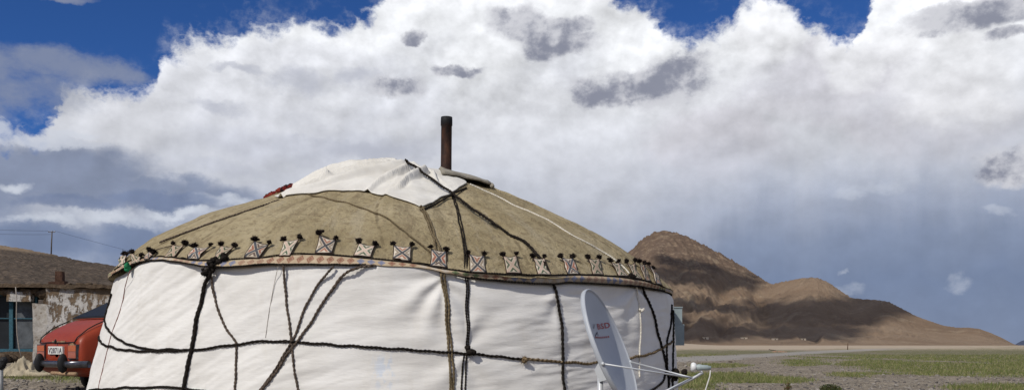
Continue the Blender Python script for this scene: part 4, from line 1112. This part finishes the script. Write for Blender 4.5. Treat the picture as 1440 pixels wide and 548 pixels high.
def rough_box(m, lo, hi, nx, nz, amp, ny=2, seed=0):
    """box with uneven faces"""
    x0, y0, z0 = lo; x1, y1, z1 = hi
    def d(p): return Vector(p) + Vector((noise.noise(Vector(p) * 2 + Vector((seed, 0, 0))), noise.noise(Vector(p) * 2 + Vector((0, seed + 5, 0))), noise.noise(Vector(p) * 2.5 + Vector((0, 9, seed))))) * amp
    fr = lambda a, b, n: np.linspace(a, b, n + 1)
    m.grid([[d((x, y0, z)) for x in fr(x0, x1, nx)] for z in fr(z0, z1, nz)])
    m.grid([[d((x, y1, z)) for x in fr(x0, x1, nx)] for z in fr(z0, z1, nz)], flip=True)
    m.grid([[d((x0, y, z)) for y in fr(y0, y1, ny)] for z in fr(z0, z1, nz)], flip=True)
    m.grid([[d((x1, y, z)) for y in fr(y0, y1, ny)] for z in fr(z0, z1, nz)])
    m.grid([[d((x, y, z1)) for x in fr(x0, x1, nx)] for y in fr(y0, y1, ny)])
# local: x along the front, y into the house. Corner between window bay (set back) and the whitewashed wall at x = -.85
m = MB(); rough_box(m, (-.95, -.0, -.2), (7.5, 4.6, 2.17), 90, 30, .035, 12, 1); m.build('plaster_wall', ad.mat, house)
m = MB()
rough_box(m, (-7.0, .62, -.2), (-1.42, 4.6, .36), 60, 6, .03, 6, 2); rough_box(m, (-7.0, .62, 2.055), (-.96, 4.6, 2.2), 60, 3, .03, 6, 3); rough_box(m, (-7.0, .75, .36), (-3.6, 4.6, 2.05), 30, 20, .03, 6, 4)
m.build('bay_wall', mudm.mat, house)
m = MB(); rough_box(m, (-1.41, .30, -.2), (-1.0, .95, 1.74), 8, 30, .03, 3, 6); m.build('pillar', pil.mat, house)
# eroded eave: mud lumps and hanging plaster over the bay
m = MB()
for k in range(26):
    x = -4.2 + 3.4 * rng.random(); dp = max(.05, .22 * (1 + noise.noise(Vector((x * 3, 3, 0)))))
    m.blob((x, .52 + rng.normal(0, .05), 2.14 - dp * .3), .14, 2, .45, (1.3, .6, dp * 2 + .3), 2, k)
m.build('eroded_eave', mudm.mat, house); m = MB()
for k in range(10): m.blob((-1.12 + rng.normal(0, .10), .5, 2.08 - .035 * k), .13, 2, .4, (1, .8, 1), 2, k + 40)
m.build('eroded_corner', mudm.mat, house)
m = MB(); rough_box(m, (-2.15, .40, 1.79), (-1.50, .60, 2.08), 14, 8, .045, 3, 9); m.build('plaster_patch', ad.mat, house); m = MB(); rough_box(m, (-3.3, .42, 1.80), (-2.66, .60, 2.05), 14, 8, .045, 3, 12); m.build('plaster_patch', ad.mat, house)
m = MB(); rough_box(m, (-7.2, .22, 2.2), (-.6, 4.9, 2.29), 70, 2, .04, 12, 14); rough_box(m, (-.99, -.12, 2.17), (7.7, 4.8, 2.27), 90, 2, .05, 12, 15)
for k in range(60):
    x = -5 + 11 * rng.random(); m.blob((x, (.3 if x < -.9 else -.05) + rng.random() * .6, 2.28), rng.uniform(.04, .10), 1, .5, (1.3, 1.2, .6), 2, k)
roof_o = m.build('mud_roof', mudm.mat, house)
chm = simple('sooty_brick', (.09, .05, .035), .95, .1, 0, .5, 10, .8, .03)
m = MB(); rough_box(m, (-.80, .25, 2.2), (-.60, .45, 2.66), 4, 8, .02, 4, 20); rough_box(m, (-.95, .15, 2.24), (-.55, .5, 2.38), 6, 3, .05, 4, 22); m.build('chimney', chm, roof_o)
# window: frame, panes, mullions
m = MB()
def wb(x0, x1, z0, z1, y=.70, d=.09): m.box((x0, y - .0, z0), (x1, y + d, z1))
for x0, x1, z0, z1 in ((-3.6, -1.43, .36, .45), (-3.6, -1.43, 1.97, 2.052), (-1.49, -1.43, .452, 1.968), (-2.19, -2.09, .452, 1.968), (-3.02, -2.92, .452, 1.968)): wb(x0, x1, z0, z1)
for x0, x1 in ((-2.088, -1.492), (-2.918, -2.192)): m.box((x0, .725, 1.31), (x1, .775, 1.335))
wf = m.build('window_frame', blu, house, False)
wg = material('window_glass', .35, .15); wg.col(wg.mix(wg.noise(wg.obj, 1.5, 4, .6), (.010, .011, .012), (.035, .04, .045)))
m = MB(); m.box((-3.6, .79, .40), (-1.45, .80, 2.0)); m.build('pane', wg.mat, wf, False)
cm = simple('grey_net_curtain', (.10, .11, .12), .9, .1, 0, .3, 6, .3)
m = MB(); m.grid([[(-2.04 + .5 * i / 30, .785 + .003 * math.sin(i * 1.9), z) for i in range(31)] for z in (.46, 1.3, 1.95)]); m.build('curtain', cm, wf)
# cord hanging at the window
m = MB(); 
cpx = [(22, 403), (23.5, 420), (23, 445), (24, 470), (27, 490), (31, 505)]
pts = [ray(*p) * 24.6 + Vector((0, 0, EYE)) for p in cpx]; p0 = pts[0].copy(); m.tube([p - p0 for p in pts], .014, 5)
o = m.build('hanging_cord', RG); o.location = p0; tag(o, 'thin pale cord dangling in front of the blue window', 'cord')
# woodpile / rubble at the foot of the wall
rb = empty('fallen_plaster', gpx(14, 513)); tag(rb, 'heap of crumbled brown mud at the foot of the window wall', 'rubble heap')
for k in range(14):
    m = MB(); m.blob((rng.normal(.3, 1.0), rng.normal(1.6, .3), .04 + .12 * rng.random()), rng.uniform(.05, .22), 1, .5, (1.3, 1, .7), 2, k); m.build('mud_lump', mudm.mat, rb)

# ------------------------------------------------------------------ cloth heap, post, log
ch_p = gpx(33, 529); Yc = ch_p.y
ch = empty('cloth_heap', ch_p); tag(ch, 'crumpled beige tarpaulin lying in a heap left of the red car', 'tarpaulin')
cl = simple('beige_cloth', (.36, .31, .22), .95, .1, 0, .25, 5, .3, .02)
m = MB(); P = []
for i in range(41):
    row = []
    for j in range(41):
        x, y = (i / 20 - 1), (j / 20 - 1); r = math.hypot(x, y)
        an = math.atan2(y, x); hgt = .27 * max(0, 1 - r) ** .55 * (1 - .5 * abs(math.sin(3.5 * an + 2.2 * noise.noise(Vector((x * 2, y * 2, 6))))) ** .6 * min(1, r * 2.2)) + .12 * (1 - abs(noise.fractal(Vector((x * 2.6 + y * 1.2, y * 1.6 - x, 4)), .9, 2, 2)) * 2.0) * max(0, 1.05 - r) + .02
        row.append((x * .42 + .06 * noise.noise(Vector((x * 2, y * 2, 0))), y * .4, max(.0, hgt)))
    P.append(row)
m.grid(P); m.build('main_fold', cl, ch)
m = MB(); m.tube([(.25, -.3, .05), (.5, -.36, .04), (.72, -.3, .06), (.9, -.35, .03), (1.15, -.3, .05)], [.06, .05, .045, .05, .03], 10); m.build('trailing_end', cl, ch)
m = MB(); m.tube([(.86 + .09 * math.cos(a), -.42, .10 + .10 * math.sin(a)) for a in np.linspace(-1, 5.0, 24)], .012, 6); m.build('loop', cl, ch)
pp = Vector(ray(1.2, 548) * 12.5); pp.z = 0
post = empty('stub_post', pp); tag(post, 'grey stub post capped with black rubber at the left edge', 'post')
m = MB(); m.tube([(0, 0, -.1), (0, 0, .5)], .032, 12); m.build('shaft', simple('galvanised_grey', (.27, .28, .28), .6, .4, .3), post)
m = MB(); 
for k in range(5): m.blob((.01 * k, 0, .50 + .022 * k), .05, 2, .3, (1.1, 1, 1), 2, k)
m.build('cap', blk, post)

# ------------------------------------------------------------------ pole and wires on the slope
ph_ = hill_hit(lcols, 70.5, 357); pp = Vector((ph_.x, ph_.y, ph_.z - .6)); pole = empty('utility_pole', pp)
tag(pole, 'wooden utility pole with a crossarm on the gravel slope', 'utility pole')
sc_ = ph_.y / F; pw = simple('grey_wood', (.12, .10, .08), .9, .1, 0, .3, 3, .2)
hgt = ray(71.8, 324.5).z * ph_.y + EYE - pp.z
m = MB(); m.tube([(0, 0, -.5), (.12, 0, hgt * .5), (.30, 0, hgt)], [.20, .18, .15], 8); m.build('post', pw, pole)
m = MB(); m.box((.30 - 1.0, -.25, hgt - .42), (.30 + 1.0, -.16, hgt - .24)); m.build('crossarm', pw, pole, False)
wc = simple('white_china', (.6, .6, .58), .3, .5)
for k in (-.85, 0, .85):
    m = MB(); m.tube([(.3 + k, -.2, hgt - .24), (.3 + k, -.2, hgt + .02)], .06, 6); m.build('insulator', wc, pole)
wtm = simple('dull_wire', (.09, .10, .12), .6, .3, 0, .1, 9, 0)
def wire(a, b, sag, label):
    m = MB(); m.tube([(a.lerp(b, t) + Vector((0, 0, -sag * 4 * t * (1 - t))) - a) for t in np.linspace(0, 1, 24)], .035, 5)
    o = m.build('power_line', wtm); o.location = a; tag(o, label, 'power line', 'power lines at the utility pole')
tp = pp + Vector((.3, -.2, hgt))
wire(tp + Vector((-.85, 0, -.02)), ray(-330, 292) * 200 + Vector((0, 0, EYE)), 1.2, 'upper of the two thin wires running left from the pole')
wire(tp + Vector((0, 0, -1.0)), ray(-330, 296) * 200 + Vector((0, 0, EYE)), 1.6, 'lower of the two thin wires running left from the pole')
wire(tp + Vector((.85, 0, -.02)), ray(420, 405) * 330 + Vector((0, 0, EYE)), 1.0, 'thin wire sloping down right from the pole behind the yurt')

# ------------------------------------------------------------------ far huts, rocks, plants on the plain
hm = simple('pale_mud', (.62, .53, .40), .95, .1, 0, .2, .5, 0); drk = simple('dark_opening', (.02, .018, .016), .9, .1, 0, .1, 1, 0)
names = ['tiny pale hut at the foot of the brown hill nearest the yurt', 'second tiny pale hut from the yurt at the foot of the hill', 'third tiny pale hut from the yurt at the foot of the hill', 'tiny pale hut at the hill foot farthest from the yurt']
for (px, py, w), lb in zip(((990, 475.5, 9), (1043.5, 476, 9), (1088, 477, 8), (1127, 477, 7)), names):
    p = hill_hit(hcols, px, py); Yh = p.y; k = Yh / F
    h = empty('far_hut', (p.x, p.y - 4, p.z - .6)); tag(h, lb, 'hut', 'pale huts at the foot of the hill')
    m = MB(); m.box((-w / 2 * k, -2, -2.5), (w / 2 * k, 2, 1.9)); m.build('wall', hm, h, False)
    m = MB(); m.box((-w / 2 * k - .3, -2.3, 1.902), (w / 2 * k + .3, 2.3, 2.2)); m.build('roof', hm, h, False)
    m = MB(); m.box((-.5, -2.03, -.2), (.5, -2.004, 1.5)); m.build('door', drk, h, False)
p = gpx(1096, 494.5); rk = empty('rock_pile', p); tag(rk, 'low pile of reddish rocks beyond the track', 'rock pile'); k_ = p.y / F; rrm = simple('reddish_rock', (.36, .22, .15), .95, .1, 0, .3, 1.5, .2)
for q in range(16):
    m = MB(); m.blob((rng.normal(0, 4.2) * k_, rng.normal(0, 1.5), .4 * k_ * rng.random()), rng.uniform(.7, 1.7) * k_, 1, .4, (1.3, 1, .8), 2, q); m.build('rock', rrm, rk)
p = gpx(1087, 493); fb = empty('fallen_beam', p); tag(fb, 'thin dark beam lying left of the reddish rock pile', 'beam'); k_ = p.y / F
m = MB(); m.tube([(-6 * k_, 0, 2.2 * k_), (0, 0, 1.2 * k_), (5 * k_, .2, .3 * k_)], .5 * k_, 8); m.build('beam', simple('dark_wood', (.06, .045, .035), .9, .1), fb)
p = gpx(1192, 491); sp_ = empty('marker_post', Vector((p.x, p.y, p.z))); tag(sp_, 'slim brown marker post standing on the far sand', 'post'); k_ = p.y / F
m = MB(); m.tube([(0, 0, -.2), (.2 * k_, 0, 9 * k_)], [.7 * k_, .55 * k_], 8); m.build('post', simple('brown_wood', (.10, .06, .04), .9, .1), sp_)
for (px, py, s, lb) in ((1027, 508.5, 3.4, 'small dark stone lump on the grey track'), (961, 513, 2.2, 'small reddish lump of dung on the gravel just right of the yurt')):
    p = gpx(px, py); k_ = p.y / F; m = MB()
    for q in range(4): m.blob((rng.normal(0, 1.2) * k_, rng.normal(0, .1), .5 * k_), s * .38 * k_, 1, .4, (1.4, 1, .7), 2, q)
    o = m.build('stone_lump', simple('lump_brown', (.07, .05, .04), .9, .1)); o.location = p; tag(o, lb, 'stone')
# plants
lg_ = simple('dark_leaf', (.035, .052, .016), .8, .2, 0, .4, 6, 0); lo_ = simple('olive_leaf', (.08, .085, .03), .8, .2, 0, .4, 6, 0); stm = simple('plant_stem', (.10, .07, .04), .9, .1)
def plant(px, py, w, h, n, mats, label, name, upright=False):
    p = gpx(px, min(py, 559)); k = p.y / F; o = empty(name, p); tag(o, label, 'plant')
    m = MB()
    for q in range(n):
        a = rng.uniform(0, 6.28); rr_ = (rng.random() ** .6) * w * k / 2; zz2 = h * k * (rng.random() ** .8) * (1 - (rr_ / (w * k / 2)) ** 2 * .6)
        c = Vector((rr_ * math.cos(a), rr_ * math.sin(a), zz2)); d = Vector(rng.normal(0, 1, 3)); d.z = abs(d.z) * (1.5 if upright else .7); d.normalize(); l = rng.uniform(.018, .04)
        e = d.cross(Vector(rng.normal(0, 1, 3))).normalized() * l * .28
        m.add([c - e * .3, c + d * l * .5 - e, c + d * l, c + d * l * .5 + e], [(0, 1, 2, 3)], None, q % 2)
    m.build('foliage', mats, o, False)
    m = MB()
    for q in range(9):
        a = rng.uniform(0, 6.28); m.tube([(0, 0, -.02), (math.cos(a) * w * k * .2, math.sin(a) * w * k * .2, h * k * .7)], .004, 4)
    m.build('stems', stm, o)
plant(1168, 551, 30, 12, 900, [lg_, lo_], 'round dark green shrub low on the gravel', 'low_shrub')
plant(1108, 551, 10, 15, 160, [lo_, simple('rusty_leaf', (.13, .07, .03), .8, .2)], 'slender rusty weed left of the dark green shrub', 'weed', True)
